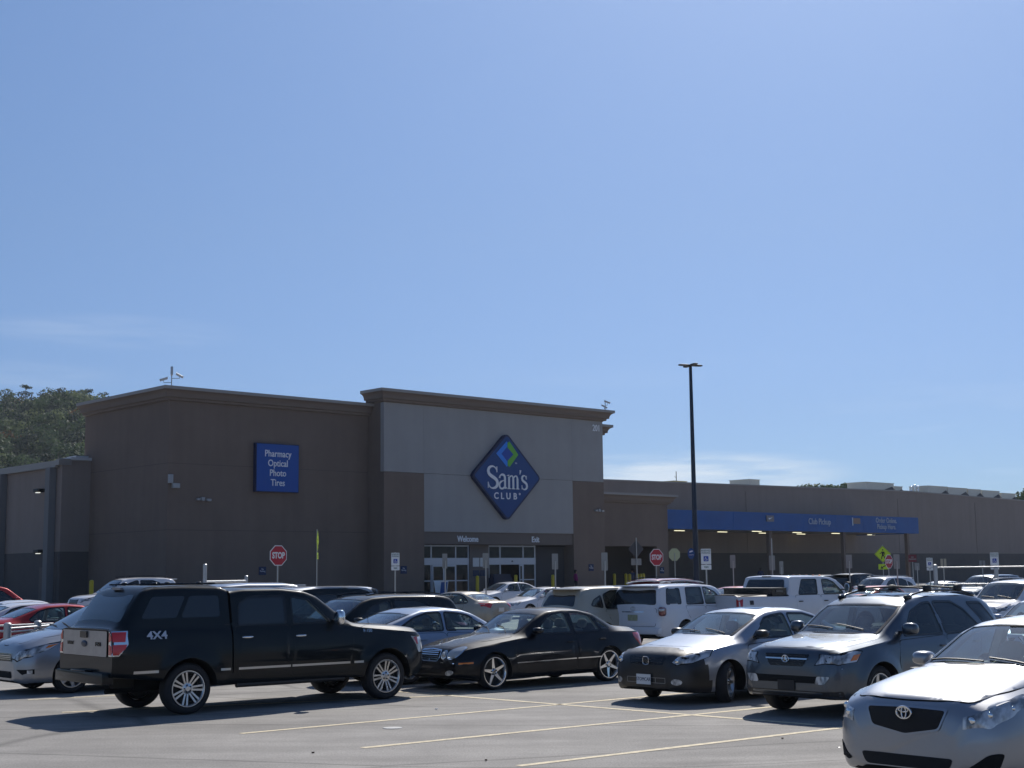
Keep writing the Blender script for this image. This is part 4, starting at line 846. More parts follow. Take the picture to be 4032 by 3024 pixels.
# ---- generic three-box shape, scaled; details added per car
def sedan_sp(L=4.6, wb=2.7, fo=.92, w=.89, h=1.46, R=.32, hood=.90, nose=.70, belt=.93, deck=1.06, cowl=1.22, rf=2.05, rr=3.30, dk=4.0, t=.47, **k):
    b = belt; H = h
    sp = dict(L=L, wb=wb, fo=fo, w=w, R=R, Ra=R+.04, t=t, si=.085, bow=.07, belt=b, hr=.15, flare=.018,
        top=[(0, nose-.20), (.01, nose-.06), (.04, nose), (.12, nose+.05), (.35, hood-.08), (.75, hood-.01), (cowl-.12, hood+.075), (cowl, hood+.10), (rf-.08, H-.10), (rf+.15, H-.035), (rf+.55, H), (rr-.25, H-.02), (rr, H-.08), (dk, deck+.03), (dk+.1, deck), (L-.22, deck-.02), (L-.08, deck-.07), (L-.02, deck-.2), (L, deck-.42)],
        shoulder=[(0, nose-.24), (.04, nose-.07), (.15, nose-.02), (.4, hood-.15), (.9, hood-.07), (cowl+.1, b-.03), (rr, b+.02), (dk+.1, b+.03), (L-.2, b+.02), (L-.06, b-.06), (L, deck-.47)],
        bot=[(0, .26), (.08, .20), (.5, .17), (L-.6, .19), (L-.1, .28), (L, .36)],
        width=[(0, w*.56), (.01, w*.63), (.04, w*.73), (.1, w*.82), (.2, w*.89), (.4, w*.955), (.75, w*.985), (1.2, w*.995), (L*.5, w), (L-.9, w*.99), (L-.5, w*.955), (L-.22, w*.88), (L-.08, w*.78), (L, w*.62)],
        cav=(cowl+.12, dk-.12))
    bp = (cowl+dk)/2+.02
    sp['win'] = [[(cowl+.42, b+.035), (rf+.05, H-.175), (rf+.3, H-.13), (bp-.05, H-.11), (bp-.01, b+.045)], [(bp+.07, b+.05), (bp+.05, H-.11), (rr-.28, H-.125), (rr+.02, H-.20), (dk-.38, b+.12), (dk-.42, b+.065)]]
    sp['wing'] = [M_green]*2; sp['shield'] = [('T', cowl+.07, rf, .055, M_clear), ('T', dk-.04, rr+.05, .075, M_clear)]
    sp['bp'] = bp; sp.update(k); return sp
def sedan_doors(c, b=None):
    sp = c.sp; b = sp['belt']; bp = sp['bp']; a0, a1 = c.ax[0]+sp['Ra']+.10, c.ax[1]-sp['Ra']
    c.door([(a0, .30), (a0-.05, .60), (a0+.06, b-.06), (bp+.02, b), (bp+.02, .25), (a0+.08, .25)]); c.door([(bp+.04, .25), (bp+.04, b), (a1+.22, b+.01), (a1+.14, .70), (a1-.06, .50), (a1-.14, .25)])
    c.handle(bp-.12, b-.12, c.pm, .18); c.handle(a1+.02, b-.11, c.pm, .18)
def wipers(c, q0, q1, ys=(-.05, .50), ln=.5):
    mb = MB()
    for y in ys:
        P = []
        for k in range(5):
            f = k/4; q = q0+(q1-q0)*f; yy = y-ln*f; p = c.topz(q, yy); P.append((p.x, p.y, p.z+.014))
        mb.tube(P, .009, 5)
    mb.build('wiper', M_black, c.root)
def basic_front(c, hl=None, gr=None):
    sp = c.sp; n = sp['top'][2][1]; w = sp['w']
    c.part('grille', c.patch('F', rp(gr or [(-.34, n-.17), (.34, n-.17), (.42, n-.05), (-.42, n-.05)], .03), .005), M_trim, sym=False)
    c.lamp('headlamp', 38, hl or [(.04, w*.55, n-.03), (.30, w*.93, n+.06), (.42, w*.97, n+.05), (.24, w*.9, n-.09), (.06, w*.62, n-.13)], M_lens)
    c.part('air_intake', c.patch('F', rp([(-.40, .26), (.40, .26), (.44, .40), (-.44, .40)], .04), .005), M_well, sym=False)
def basic_rear(c, z=None, tl=None):
    sp = c.sp; L = sp['L']; w = sp['w']; d = z or sp['top'][-4][1]
    c.part('tail_lamp', c.patch(145, tl or [(L-.36, w*.95, d-.07), (L-.30, w*.9, d-.20), (L-.05, w*.62, d-.26), (L-.02, w*.50, d-.12), (L-.10, w*.6, d-.07)], .007, res=.05), M_red)
    c.plate(d-.33, True, None, .30, .15)
    c.part('boot_line', c.patch('R', [(-.5, d-.40), (.5, d-.40), (.5, d-.392), (-.5, d-.392)], .004, res=.2), M_well, sym=False)
# ---- silver saloon with black vinyl front cover
def cover_shell(c, pred, off, m, name):
    me = c.body.data; mb = MB(); idx = {}
    for f in me.polygons:
        if f.material_index == 0 and pred(c.s0-f.center.x, abs(f.center.y), f.center.z):
            fs = []
            for v in f.vertices:
                if v not in idx: idx[v] = len(mb.v); p = me.vertices[v].co+me.vertices[v].normal*off; mb.v.append(tuple(p))
                fs.append(idx[v])
            mb.f.append(tuple(fs)); mb.m.append(0)
    return mb.build(name, m, c.root, 50, fix=False)
def silver_cover():
    sp = sedan_sp(4.93, 2.80, .98, .923, 1.475, .325, .95, .76, .95, 1.12, 1.28, 2.10, 3.50, 4.15, step=.06)
    c = Car('sedan_car', sp, P_silver); c.glassing(); sedan_doors(c)
    vinyl = mat('vinyl_cover', (.012, .012, .013), .42, 0, 0, .7, bump=.25, bs=6)
    cover_shell(c, lambda q, y, z: (q < .36-.10*(y/.9)**2 and z > .70) or (q < .56 and z <= .76 and q < .40+.3*max(0, .80-z)), .008, vinyl, 'front_cover')
    c.lamp('headlamp', 36, [(.05, .53, .66), (.10, .60, .735), (.32, .84, .815), (.52, .92, .835), (.46, .91, .74), (.22, .79, .655), (.08, .60, .625)], M_lens, .016)
    for o in c.parts['headlamp']:
        bb = [Vector(v) for v in o.bound_box]; ct = sum(bb, Vector())/8; mb = MB(); sg = 1 if ct.y > 0 else -1
        h = c.front(.62*sg, .685); mb.ell((h.x+.018, .62*sg, .685), (.02, .042, .042), 14); mb.build('projector', M_chr, o, 50)
    c.part('grille', [c.patch('F', rp([(-.36, .62), (.36, .62), (.40, .74), (-.40, .74)], .03), .012)], M_trim, sym=False)
    g = c.parts['grille'][0]; c.part('grille_bar', [c.patch('F', [(-.34, z), (.34, z), (.34, z+.012), (-.34, z+.012)], .018, res=.08) for z in (.65, .69)], vinyl, sym=False, parent=g)
    x = c.front(0, .68).x+.03; mb = MB()
    for y in (-.040, .040): mb.box((x, y, .68), (.012, .016, .10), M=Matrix.Rotation(-.14*(1 if y > 0 else -1), 4, 'X'))
    mb.box((x, 0, .68), (.012, .07, .014)); pts = [(x, .062*math.copysign(abs(math.cos(a))**.5, math.cos(a)), .68+.062*math.copysign(abs(math.sin(a))**.5, math.sin(a))) for a in [2*math.pi*k/24 for k in range(25)]]; mb.tube(pts, .005, 5, cap=False)
    mb.build('emblem', M_chr, c.root)
    c.part('lower_grille', [c.patch('F', [(-.42, z), (.42, z), (.42, z+.008), (-.42, z+.008)], .018, res=.2) for z in (.33, .41)] + [c.patch('F', [(a, .33), (a+.01, .33), (a+.01, .41), (a, .41)], .018, res=.2) for a in (-.42, -.2, .2, .41)], mat('grey_piping', (.3, .29, .27), .5), sym=False)
    p = c.plate(.385, False, 'STOMCAR', .31, .16, M_white, y=-.03); p.location.x += .03
    c.part('fog_lamp', c.patch('F', [(.62+.085*math.cos(a), .36+.048*math.sin(a)) for a in [2*math.pi*k/16 for k in range(16)]], .016, res=.05), M_lens)
    c.part('sunroof', c.patch('T', rp([(2.35, -.36), (2.35, .36), (2.85, .38), (2.85, -.38)], .06), .004, res=.15), M_dark, sym=False)
    c.panel('T', [(.52, .62), (.46, 0), (.52, -.62), (1.22, -.70), (1.16, 0), (1.22, .70)], 'bonnet', r=.08)
    c.mirror(1.78, 1.03, (.10, .10, .065), vinyl, out=.14); basic_rear(c); wipers(c, 1.36, 1.46)
    c.wheels(('single', 7, .06, .04), 'alloy', .235, .225, steer=26); c.seats([(2.45, 2), (3.3, 1)], M_seat, .48, dash=(1.75, .96, .70))
    mb = MB(); mb.ell((c.s0-1.62, -.35, .985), (.10, .20, .01), 12); mb.ell((c.s0-1.60, .32, .985), (.12, .22, .01), 12); mb.build('paper', mat('dash_paper', (.45, .65, .55), .6), c.root)
    return c
c = silver_cover(); put(c, (1567, 1517), .98, 1, -131, 'silver saloon wearing a black vinyl cover over its nose, front wheels turned', 'car', CARG)
# ---- slate SUV with roof rails
def slate_suv():
    sp = dict(L=4.79, wb=2.70, fo=.94, w=.975, R=.365, Ra=.42, t=.40, si=.08, bow=.07, belt=1.10, hr=.14, flare=.04, step=.065,
        top=[(0, .66), (.01, .84), (.04, .94), (.10, .99), (.35, 1.05), (1.0, 1.12), (1.15, 1.14), (1.92, 1.58), (2.15, 1.67), (2.7, 1.725), (3.7, 1.72), (4.1, 1.67), (4.28, 1.60), (4.60, 1.16), (4.68, 1.08), (4.76, .95), (4.79, .75)],
        shoulder=[(0, .62), (.04, .86), (.2, .93), (.9, 1.02), (1.4, 1.07), (4.0, 1.12), (4.5, 1.10), (4.7, 1.0), (4.79, .7)],
        bot=[(0, .36), (.08, .28), (.5, .26), (4.2, .30), (4.7, .38), (4.79, .46)],
        width=[(0, .62), (.01, .68), (.04, .76), (.1, .83), (.2, .89), (.4, .94), (.9, .97), (2.4, .975), (4.0, .965), (4.4, .93), (4.6, .88), (4.74, .80), (4.79, .68)],
        cav=(1.28, 4.35), win=[[(1.66, 1.12), (2.05, 1.46), (2.40, 1.57), (2.62, 1.585), (2.68, 1.12)], [(2.76, 1.125), (2.70, 1.59), (3.20, 1.58), (3.46, 1.46), (3.78, 1.15)], [(3.62, 1.56), (4.02, 1.55), (4.38, 1.17), (3.96, 1.17)]],
        wing=[glass('mid_tint', (.22, .27, .28)), M_tint, M_tint], shield=[('T', 1.24, 1.92, .065, M_clear)])
    c = Car('sport_utility_car', sp, P_grey); c.glassing()
    c.part('rear_window', c.patch('R', rp([(-.66, 1.18), (.66, 1.18), (.56, 1.56), (-.56, 1.56)], .06), .006, res=.1), M_dark, sym=False)
    c.door([(1.46, .45), (1.40, .75), (1.50, 1.05), (2.72, 1.09), (2.72, .42), (1.56, .42)]); c.door([(2.74, .42), (2.74, 1.09), (3.72, 1.12), (3.56, .86), (3.20, .56), (3.14, .42)])
    c.handle(2.58, .95, P_grey, .19); c.handle(3.50, .98, P_grey, .19)
    lowm = mat('dark_lower_bumper', (.035, .04, .045), .5)
    c.panel('T', [(.16, .52), (.10, 0), (.16, -.52), (.8, -.66), (1.16, -.72), (1.08, 0), (1.16, .72), (.8, .66)], 'bonnet', r=.06)
    c.part('grille', c.patch('F', rp([(-.29, .73), (.29, .73), (.40, .90), (-.40, .90)], .03), .006), M_trim, sym=False); g = c.parts['grille'][0]
    c.part('grille_bar', [c.patch('F', [(-.37, .825), (.37, .825), (.37, .842), (-.37, .842)], .016, res=.08)], M_chr, sym=False, parent=g)
    c.part('grille_mesh', [c.patch('F', [(-.33, z), (.33, z), (.33, z+.010), (-.33, z+.010)], .012, res=.08) for z in (.77, .79, .87)], M_black, sym=False, parent=g)
    x = c.front(0, .83).x+.03; mb = MB(); pts = [(x, .058*math.cos(a), .832+.048*math.sin(a)) for a in [2*math.pi*k/20 for k in range(21)]]; mb.tube(pts, .006, 5, cap=False)
    mb.tube([(x, -.026, .795), (x, -.008, .872), (x, .008, .872), (x, .026, .795)], .006, 5); mb.tube([(x, -.018, .822), (x, .018, .822)], .005, 5); mb.build('emblem', M_chr, c.root)
    c.lamp('headlamp', 35, [(.04, .50, .76), (.08, .56, .90), (.40, .93, .945), (.50, .95, .93), (.40, .93, .80), (.16, .80, .765)], M_lens)
    c.part('turn_signal', c.patch(35, [(.36, .91, .89), (.47, .945, .90), (.40, .93, .82), (.30, .89, .81)], .012, res=.05), M_amber)
    c.part('bumper_step', c.patch('F', [(-.86, .715), (.86, .715), (.86, .70), (-.86, .70)], .02, res=.06), M_chr if False else mat('pale_edge', (.35, .37, .40), .3, .6), sym=False)
    c.part('air_intake', c.patch('F', rp([(-.60, .50), (.60, .50), (.66, .60), (-.66, .60)], .03), .006), M_well, sym=False)
    c.part('fog_lamp', c.patch('F', rp([(.50, .49), (.66, .49), (.74, .60), (.54, .60)], .03), .012), M_lens)
    c.part('bumper_lower', c.patch('F', rp([(-.86, .30), (.86, .30), (.86, .40), (-.86, .40)], .02), .006), M_black, sym=False)
    c.plate(.46, False, None, .30, .14, M_black)
    c.part('sunroof', c.patch('T', rp([(2.25, -.40), (2.25, .40), (2.75, .42), (2.75, -.42)], .06), .004, res=.15), M_dark, sym=False)
    for sg in (1, -1):
        mb = MB(); P = []
        for k in range(13):
            q = 2.15+k*1.9/12; z = c.topz(q, sg*.60).z; P.append((c.s0-q, sg*.60, z+.075*math.sin(math.pi*min(1, max(0, k/12)))**.35))
        mb.tube(P, .016, 8)
        for q in (2.22, 3.95): z = c.topz(q, sg*.6).z; mb.ell((c.s0-q, sg*.60, z+.025), (.10, .03, .035), 12, .7)
        mb.build('roof_rail', M_trim, c.root, 50)
    for q in (2.75, 3.6):
        mb = MB(); z = c.topz(q, 0).z+.065; mb.tube([(c.s0-q, -.62, z+.0), (c.s0-q, 0, z+.03), (c.s0-q, .62, z)], .014, 8)
        for sg in (1, -1): mb.ell((c.s0-q, sg*.60, z+.0), (.075, .05, .055), 12, .5)
        mb.build('roof_bar', M_black, c.root, 50)
    c.mirror(1.62, 1.19, (.09, .12, .09), P_grey, out=.17); wipers(c, 1.27, 1.38, (-.10, .45), .55)
    c.part('tail_lamp', c.patch(145, [(4.45, .9, 1.10), (4.50, .9, .86), (4.76, .72, .84), (4.68, .70, 1.08)], .007, res=.05), M_red)
    c.wheels(('single', 5, .09, .06), 'alloy', .25, .235); c.seats([(2.35, 2), (3.25, 1), (3.95, 1)], M_seat, .62, dash=(1.65, 1.12, .78))
    mb = MB(); mb.ell((c.s0-1.55, .30, 1.14), (.14, .28, .02), 14); mb.build('dash_cloth', mat('blue_cloth', (.10, .14, .55), .8), c.root, 50)
    return c
c = slate_suv(); put(c, (1690, 1532), .94, -1, -131, 'dark slate grey sport utility vehicle with roof rails and cross bars', 'suv', CARG)
# ---- nearest silver compact saloon
def near_compact():
    sp = sedan_sp(4.54, 2.60, .96, .882, 1.465, .315, .90, .74, .95, 1.09, 1.16, 1.98, 3.25, 3.92, step=.05, sw=.06)
    sp['top'][:6] = [(0, .60), (.01, .73), (.03, .79), (.09, .84), (.30, .90), (.75, .985)]
    sp['top'][6:8] = [(1.02, 1.03), (1.16, 1.05)]
    sp['shoulder'][:5] = [(0, .54), (.03, .71), (.12, .76), (.4, .83), (.9, .89)]
    c = Car('compact_car', sp, P_warm); c.glassing(); sedan_doors(c)
    c.panel('T', [(.14, .56), (.085, .30), (.07, 0), (.085, -.30), (.14, -.56), (.5, -.66), (1.10, -.72), (1.02, 0), (1.10, .72), (.5, .66)], 'bonnet', r=.08, off=.007, res=.035)
    mesh_ = mat('grille_mesh', (.006, .006, .007), .6, bump=.6, bs=220)
    gl = [(-.38, .745), (-.32, .60), (0, .545), (.32, .60), (.38, .745), (0, .755)]
    c.part('grille', c.patch('F', rp(gl, .03), .006), mesh_, sym=False); c.part('grille_frame', c.patch('F', rp(inset(gl, -.016), .03), .009, hole=rp(gl, .03), res=.2), P_silver, sym=False)
    x = c.front(0, .715).x+.02; mb = MB(); el = lambda a, b, cy, cz, r: mb.tube([(x, cy+a*math.cos(2*math.pi*k/28), cz+b*math.sin(2*math.pi*k/28)) for k in range(29)], r, 6, cap=False)
    el(.072, .050, 0, .715, .008); el(.023, .046, 0, .715, .006); el(.048, .019, 0, .738, .006); mb.build('emblem', M_chr, c.root, 50)
    li = [(-.40, .27), (.40, .27), (.45, .37), (-.45, .37)]; c.part('air_intake', c.patch('F', rp(li, .04), .006), mesh_, sym=False)
    fi = [(.60, .28), (.76, .30), (.79, .43), (.72, .42), (.56, .30)]; c.part('fog_recess', c.patch('F', rp(fi, .03), .006, res=.04), M_well)
    c.lamp('headlamp', 38, [(.07, .50, .61), (.06, .52, .70), (.20, .70, .80), (.45, .85, .865), (.60, .87, .86), (.50, .87, .79), (.30, .82, .70), (.16, .70, .62)], M_lens, bezel='none')
    for o in c.parts['headlamp']:
        sg = 1 if o.bound_box[0][1] > 0 else -1
        for y, z, r in ((.60, .68, .036), (.70, .725, .034), (.78, .77, .026)):
            mb = MB(); h = c.front(y*sg, z); mb.ell((h.x+.002, y*sg, z), (.012, r, r*.85), 14); mb.build('reflector', M_chr, o, 50)
    c.part('turn_signal', c.patch(38, [(.48, .86, .845), (.57, .87, .85), (.50, .87, .80)], .012, res=.05), M_amber)
    c.mirror(1.62, 1.03, (.10, .10, .065), P_warm, out=.13)
    mb = MB(); mb.ell((c.s0-1.12, 0, 1.0), (.08, .70, .02), 16); mb.build('cowl', M_black, c.root, 50); wipers(c, 1.20, 1.27, (.02, .62), .58)
    basic_rear(c); c.wheels(('single', 7, .06, .04), 'alloy', .22, .215); c.seats([(2.2, 2), (3.05, 1)], M_seatg, .46, dash=(1.62, .965, .68))
    mb = MB(); mb.box((c.s0-1.92, 0, 1.33), (.04, .24, .07)); mb.build('inside_mirror', M_trim, c.root)
    return c
c = near_compact(); h = Vector((math.sin(math.radians(-130)), math.cos(math.radians(-130)), 0)); e = at(1948, 1533, 12.2); l = e-h*(c.s0+.03); l.z = .18
c.place(l, -130, 'nearest car, pale silver saloon with oval-ring badge, cut by the right frame edge', 'car', CARG)
# ---- silver minivan
def minivan():
    sp = dict(L=5.08, wb=3.03, fo=.95, w=.99, R=.34, Ra=.385, t=.36, si=.08, bow=.08, belt=1.05, hr=.16, flare=.02, step=.08,
        top=[(0, .60), (.01, .76), (.05, .86), (.14, .94), (.5, 1.05), (.85, 1.12), (.98, 1.14), (1.9, 1.60), (2.2, 1.68), (2.9, 1.74), (4.2, 1.72), (4.7, 1.66), (4.85, 1.5), (5.0, 1.1), (5.08, .8)],
        shoulder=[(0, .56), (.05, .80), (.3, .88), (1.0, 1.0), (1.5, 1.03), (4.5, 1.08), (4.95, 1.0), (5.08, .7)], bot=[(0, .26), (.1, .2), (4.5, .22), (5.08, .4)],
        width=[(0, .56), (.01, .64), (.05, .75), (.12, .84), (.25, .91), (.5, .96), (1.0, .985), (4.5, .98), (4.9, .9), (5.08, .7)],
        cav=(1.1, 4.6), win=[[(1.55, 1.08), (2.1, 1.48), (2.45, 1.55), (2.45, 1.08)], [(2.55, 1.08), (2.55, 1.56), (3.5, 1.56), (3.5, 1.09)], [(3.6, 1.1), (3.6, 1.55), (4.5, 1.5), (4.7, 1.12)]], wing=[M_green, M_tint, M_tint], shield=[('T', 1.06, 1.95, .06, M_clear)])
    c = Car('minivan', sp, P_warm); c.glassing()
    c.door([(1.50, .30), (1.42, .7), (1.50, 1.0), (2.50, 1.04), (2.50, .28)]); c.handle(2.3, .93, P_warm)
    c.panel('T', [(.16, .52), (.07, 0), (.16, -.52), (.6, -.68), (1.0, -.74), (.9, 0), (1.0, .74), (.6, .68)], 'bonnet', r=.08)
    c.part('grille', [c.patch('F', rp([(-.50, .60), (.50, .60), (.36, .74), (-.36, .74)], .03), .005)], M_trim, sym=False); g = c.parts['grille'][0]
    c.part('grille_bar', [c.patch('F', [(-.44, z), (.44, z), (.42, z+.014), (-.42, z+.014)], .014, res=.08) for z in (.63, .66, .69, .72)], M_chr, sym=False, parent=g)
    c.lamp('headlamp', 36, [(.05, .46, .66), (.12, .60, .78), (.45, .92, .90), (.66, .97, .93), (.50, .94, .82), (.25, .85, .70), (.10, .62, .62)], M_lens); c.part('turn_signal', c.patch(36, [(.46, .93, .885), (.62, .965, .91), (.50, .94, .845), (.42, .92, .83)], .012), M_amber)
    c.part('air_intake', c.patch('F', rp([(-.50, .30), (.50, .30), (.46, .42), (-.46, .42)], .04), .006), M_well, sym=False)
    c.part('fog_recess', c.patch(30, [(.08, .62, .46), (.30, .88, .47), (.30, .88, .38), (.14, .74, .37)], .006), M_well); c.part('fog_lamp', c.patch(30, [(.22, .80, .45), (.28, .86, .45), (.28, .86, .39), (.22, .80, .39)], .014), M_lens)
    c.mirror(1.55, 1.14, (.11, .12, .08), P_warm, out=.16); wipers(c, 1.08, 1.2, (-.1, .5), .6); c.wheels(('single', 6, .08, .06), 'alloy', .235, .235); c.seats([(2.3, 2), (3.3, 1)], M_seatg, .6, dash=(1.6, 1.08, .78))
    return c
c = minivan(); put(c, (150, 1497), .95, 1, -131, 'silver minivan partly behind the tail of the black pickup', 'minivan', CARG)
def tallsp(L=4.7, wb=2.75, fo=.92, w=.95, h=1.72, R=.36, hood=1.10, cowl=1.15, rf=1.90, rr=4.2, tail=.40, belt=1.08, t=.34, rear=.03, **k):
    b = belt
    sp = dict(L=L, wb=wb, fo=fo, w=w, R=R, Ra=R+.05, t=t, si=.08, bow=.07, belt=b, hr=.14, flare=.03, step=.09,
        top=[(0, hood-.45), (.01, hood-.28), (.04, hood-.2), (.12, hood-.13), (.4, hood-.05), (cowl-.1, hood), (cowl, hood+.03), (rf-.08, h-.10), (rf+.2, h-.03), (rf+.8, h), (rr-.3, h-.01), (rr, h-.05), (rr+.10, h-.12), (L-tail*.35, b+.14), (L-.04, b-.02), (L-rear, b-.10), (L, .75)],
        shoulder=[(0, hood-.5), (.04, hood-.28), (.2, hood-.18), (.9, hood-.09), (cowl+.2, b-.02), (L-.4, b+.02), (L-.1, b-.05), (L, .7)],
        bot=[(0, .38), (.08, .3), (.5, .27), (L-.6, .30), (L-.1, .38), (L, .46)],
        width=[(0, w*.66), (.01, w*.72), (.04, w*.80), (.1, w*.87), (.2, w*.92), (.4, w*.965), (.9, w*.99), (L*.5, w), (L-.7, w*.99), (L-.3, w*.96), (L-.12, w*.92), (L-.03, w*.86), (L, w*.78)], cav=(cowl+.14, rr))
    sp.update(k); return sp
# ---------------------------------------------------------------- the rest of the cars
def recolor(root, pairs):
    def walk(o):
        if o.type == 'MESH':
            for i, sl_ in enumerate(o.material_slots):
                for a, b in pairs:
                    if o.data.materials[i] is a: sl_.link = 'OBJECT'; sl_.material = b
        for ch in o.children: walk(ch)
    walk(root)
def ground_z(x, y):
    s = -((Vector((x, y, 0))-BT).dot(BN)); t = max(0, min(1, (s+26)/20)); return gz(x, y)
def dup(base, loc, az, label, cat, m=None, s=(1, 1, 1)):
    r = copy_tree(base.root); z = ground_z(loc[0], loc[1]); r.location = (loc[0], loc[1], z); r.rotation_euler = (0, 0, math.radians(90-az)); r.scale = s
    if m: recolor(r, [(base.pm, m)])
    tag(r, label, cat, CARG); return r
def xy(px, Y): p = at(px, 1250, Y); return (p.x, p.y)
def first(c, loc, az, label, cat):
    c.root.location = (loc[0], loc[1], ground_z(*loc)); c.root.rotation_euler = (0, 0, math.radians(90-az)); tag(c.root, label, cat, CARG)
# pale blue saloon behind the pickup's nose
sp = sedan_sp(4.64, 2.70, .92, .89, 1.455, .32, .92, .74, .95, 1.12, 1.18, 2.00, 3.40, 4.10)
sp['win'] = [[(1.55, .99), (2.05, 1.27), (2.35, 1.325), (2.62, 1.345), (2.66, 1.0)], [(2.74, 1.0), (2.72, 1.345), (3.05, 1.34), (3.40, 1.25), (3.78, 1.06), (3.50, 1.01)]]
B1 = Car('parked_car', sp, P_blue); B1.glassing(); sedan_doors(B1); basic_front(B1); basic_rear(B1); B1.mirror(1.62, 1.03, (.10, .10, .06), P_blue)
B1.wheels(('single', 10, .03, .03), 'alloy', .215, .215); B1.seats([(2.2, 2), (3.15, 1)], M_seat, .47, dash=(1.62, .97, .7))
B1.part('lip_spoiler', B1.patch('T', [(4.42, -.62), (4.42, .62), (4.50, .60), (4.50, -.60)], .012), P_blue, sym=False)
first(B1, (-1.55, 29.4), 50, 'pale blue saloon seen from behind, between the black saloon and the black pickup', 'car')
# generic light saloon
B2 = Car('parked_car', sedan_sp(4.75, 2.76, .95, .90, 1.45, .325, .90, .72, .93, 1.09, 1.22, 2.02, 3.40, 4.08, step=.09), P_white)
B2.glassing(); sedan_doors(B2); basic_front(B2); basic_rear(B2); B2.mirror(1.66, 1.0, (.10, .10, .06), P_white); B2.wheels(('single', 5, .08, .05), 'alloy', .22, .215); B2.seats([(2.3, 2), (3.2, 1)], M_seat, .47, dash=(1.65, .95, .7)); wipers(B2, 1.28, 1.38)
first(B2, xy(1168, 69), -128, 'white saloon with sunroof nearest the yellow sign-post base by the entrance', 'car')
dup(B2, xy(1092, 77), -128, 'white saloon right in front of the Exit doors, behind another white one', 'car')
g = dup(B2, xy(985, 57), -48, 'pale gold saloon showing its rear window and red tail lamp', 'car', P_gold)
dup(B2, xy(88, 42), 50, 'white saloon seen from behind at far left, beyond the red saloon', 'car')
dup(B2, xy(72, 47), 50, 'white saloon farthest left, only its roof showing over the next car', 'car')
dup(B2, xy(150, 39.2), 50, 'bright red saloon with boot spoiler, left of the black pickup', 'car', P_red)
dup(B2, xy(222, 34.5), -130, 'dark saloon behind the steel cart rails on the left', 'car', P_nblack)
dup(B2, xy(1605, 64), 50, 'faded red saloon between the white off-roader and the white pickup', 'car', P_coral)
dup(B2, xy(1905, 60), 50, 'red saloon seen only as a roof under the roof rack of the slate SUV', 'car', P_coral)
dup(B2, xy(2268, 31.5), -131, 'silver blue saloon at the right edge, between the slate SUV and nearest car', 'car', P_blue)
dup(B2, xy(2030, 79), -128, 'silver saloon in the far row behind the round steel post', 'car', P_silver)
# crossover (champagne), black and others
sp = tallsp(4.78, 2.83, .95, .965, 1.74, .365, 1.10, 1.18, 2.0, 4.25, .5, 1.08, t=.36, rear=.05)
sp['win'] = [[(1.62, 1.12), (2.1, 1.47), (2.5, 1.60), (2.62, 1.605), (2.66, 1.12)], [(2.74, 1.12), (2.72, 1.61), (3.3, 1.60), (3.62, 1.50), (3.62, 1.14)], [(3.72, 1.16), (3.72, 1.48), (4.02, 1.36), (4.14, 1.22)]]; sp['wing'] = [M_tint]*3; sp['shield'] = [('T', 1.25, 1.98, .06, M_clear)]
B3 = Car('parked_suv', sp, P_tan); B3.glassing(); B3.door([(1.48, .45), (1.42, .8), (1.52, 1.03), (2.68, 1.07), (2.68, .42), (1.58, .42)]); B3.door([(2.70, .42), (2.70, 1.07), (3.66, 1.10), (3.52, .84), (3.24, .56), (3.18, .42)])
B3.handle(2.55, .95, P_tan); B3.handle(3.5, .97, P_tan); basic_front(B3, [(.05, .56, .80), (.12, .62, .90), (.5, .93, 1.0), (.55, .94, .95), (.3, .88, .84), (.12, .70, .78)], [(-.45, .72), (.45, .72), (.5, .90), (-.5, .90)])
B3.part('rear_window', B3.patch('R', rp([(-.62, 1.20), (.62, 1.20), (.52, 1.50), (-.52, 1.50)], .06), .006, res=.1), M_dark, sym=False)
B3.part('tail_lamp', [B3.patch(160, [(4.45, .93, 1.08), (4.50, .9, .98), (4.76, .30, .96), (4.72, .30, 1.03)], .008)], mat('clear_red_lens', (.35, .12, .12), .15, .3, 1)); B3.plate(.80, True); B3.part('bumper_lower', B3.patch('R', rp([(-.8, .40), (.8, .40), (.8, .55), (-.8, .55)], .03), .006), M_black, sym=False)
mb = MB(); mb.box((B3.s0-4.36, 0, 1.655), (.34, 1.1, .03)); B3_sp = bevel(mb.build('roof_spoiler', P_tan, B3.root), .012)
B3.mirror(1.62, 1.15, (.10, .12, .08), P_tan); B3.wheels(('single', 5, .09, .06), 'alloy', .25, .235); B3.seats([(2.3, 2), (3.2, 1)], M_seat, .6, dash=(1.7, 1.08, .75)); wipers(B3, 1.27, 1.36)
first(B3, xy(1330, 40.5), 49, 'champagne crossover seen from behind, left of the white off-roader', 'suv')
def rails(base_root, c, z=1.79, q0=2.1, q1=4.1, m=M_trim):
    for sg in (1, -1):
        mb = MB(); mb.tube([(c.s0-(q0+(q1-q0)*k/8), sg*.56, z-.05+.06*math.sin(math.pi*k/8)**.5) for k in range(9)], .016, 6); mb.build('roof_rail', m, base_root, 50)
r = dup(B3, (-3.35, 31.6), -130, 'black crossover with roof rails behind the bonnet of the black pickup', 'suv', P_black, (1, 1, .965)); rails(r, B3, 1.77)
r = dup(B3, xy(1900, 76), -129, 'white crossover with roof rails right of the pedestrian sign', 'suv', P_white); rails(r, B3, 1.77, m=M_steel)
r = dup(B3, xy(2190, 45), -131, 'white crossover near the right edge under the long steel rail', 'suv', P_white); rails(r, B3, 1.78, m=M_steel)
r = dup(B3, xy(1462, 57), 50, 'dark red crossover showing only its roof above the white off-roader', 'suv', P_maroon, (1, 1, 1.07)); rails(r, B3, 1.77)
r = dup(B3, xy(2130, 74), -129, 'dark crossover in the far row at right, behind the steel rail', 'suv', P_grey, (1, 1, 1.03)); rails(r, B3, 1.77)
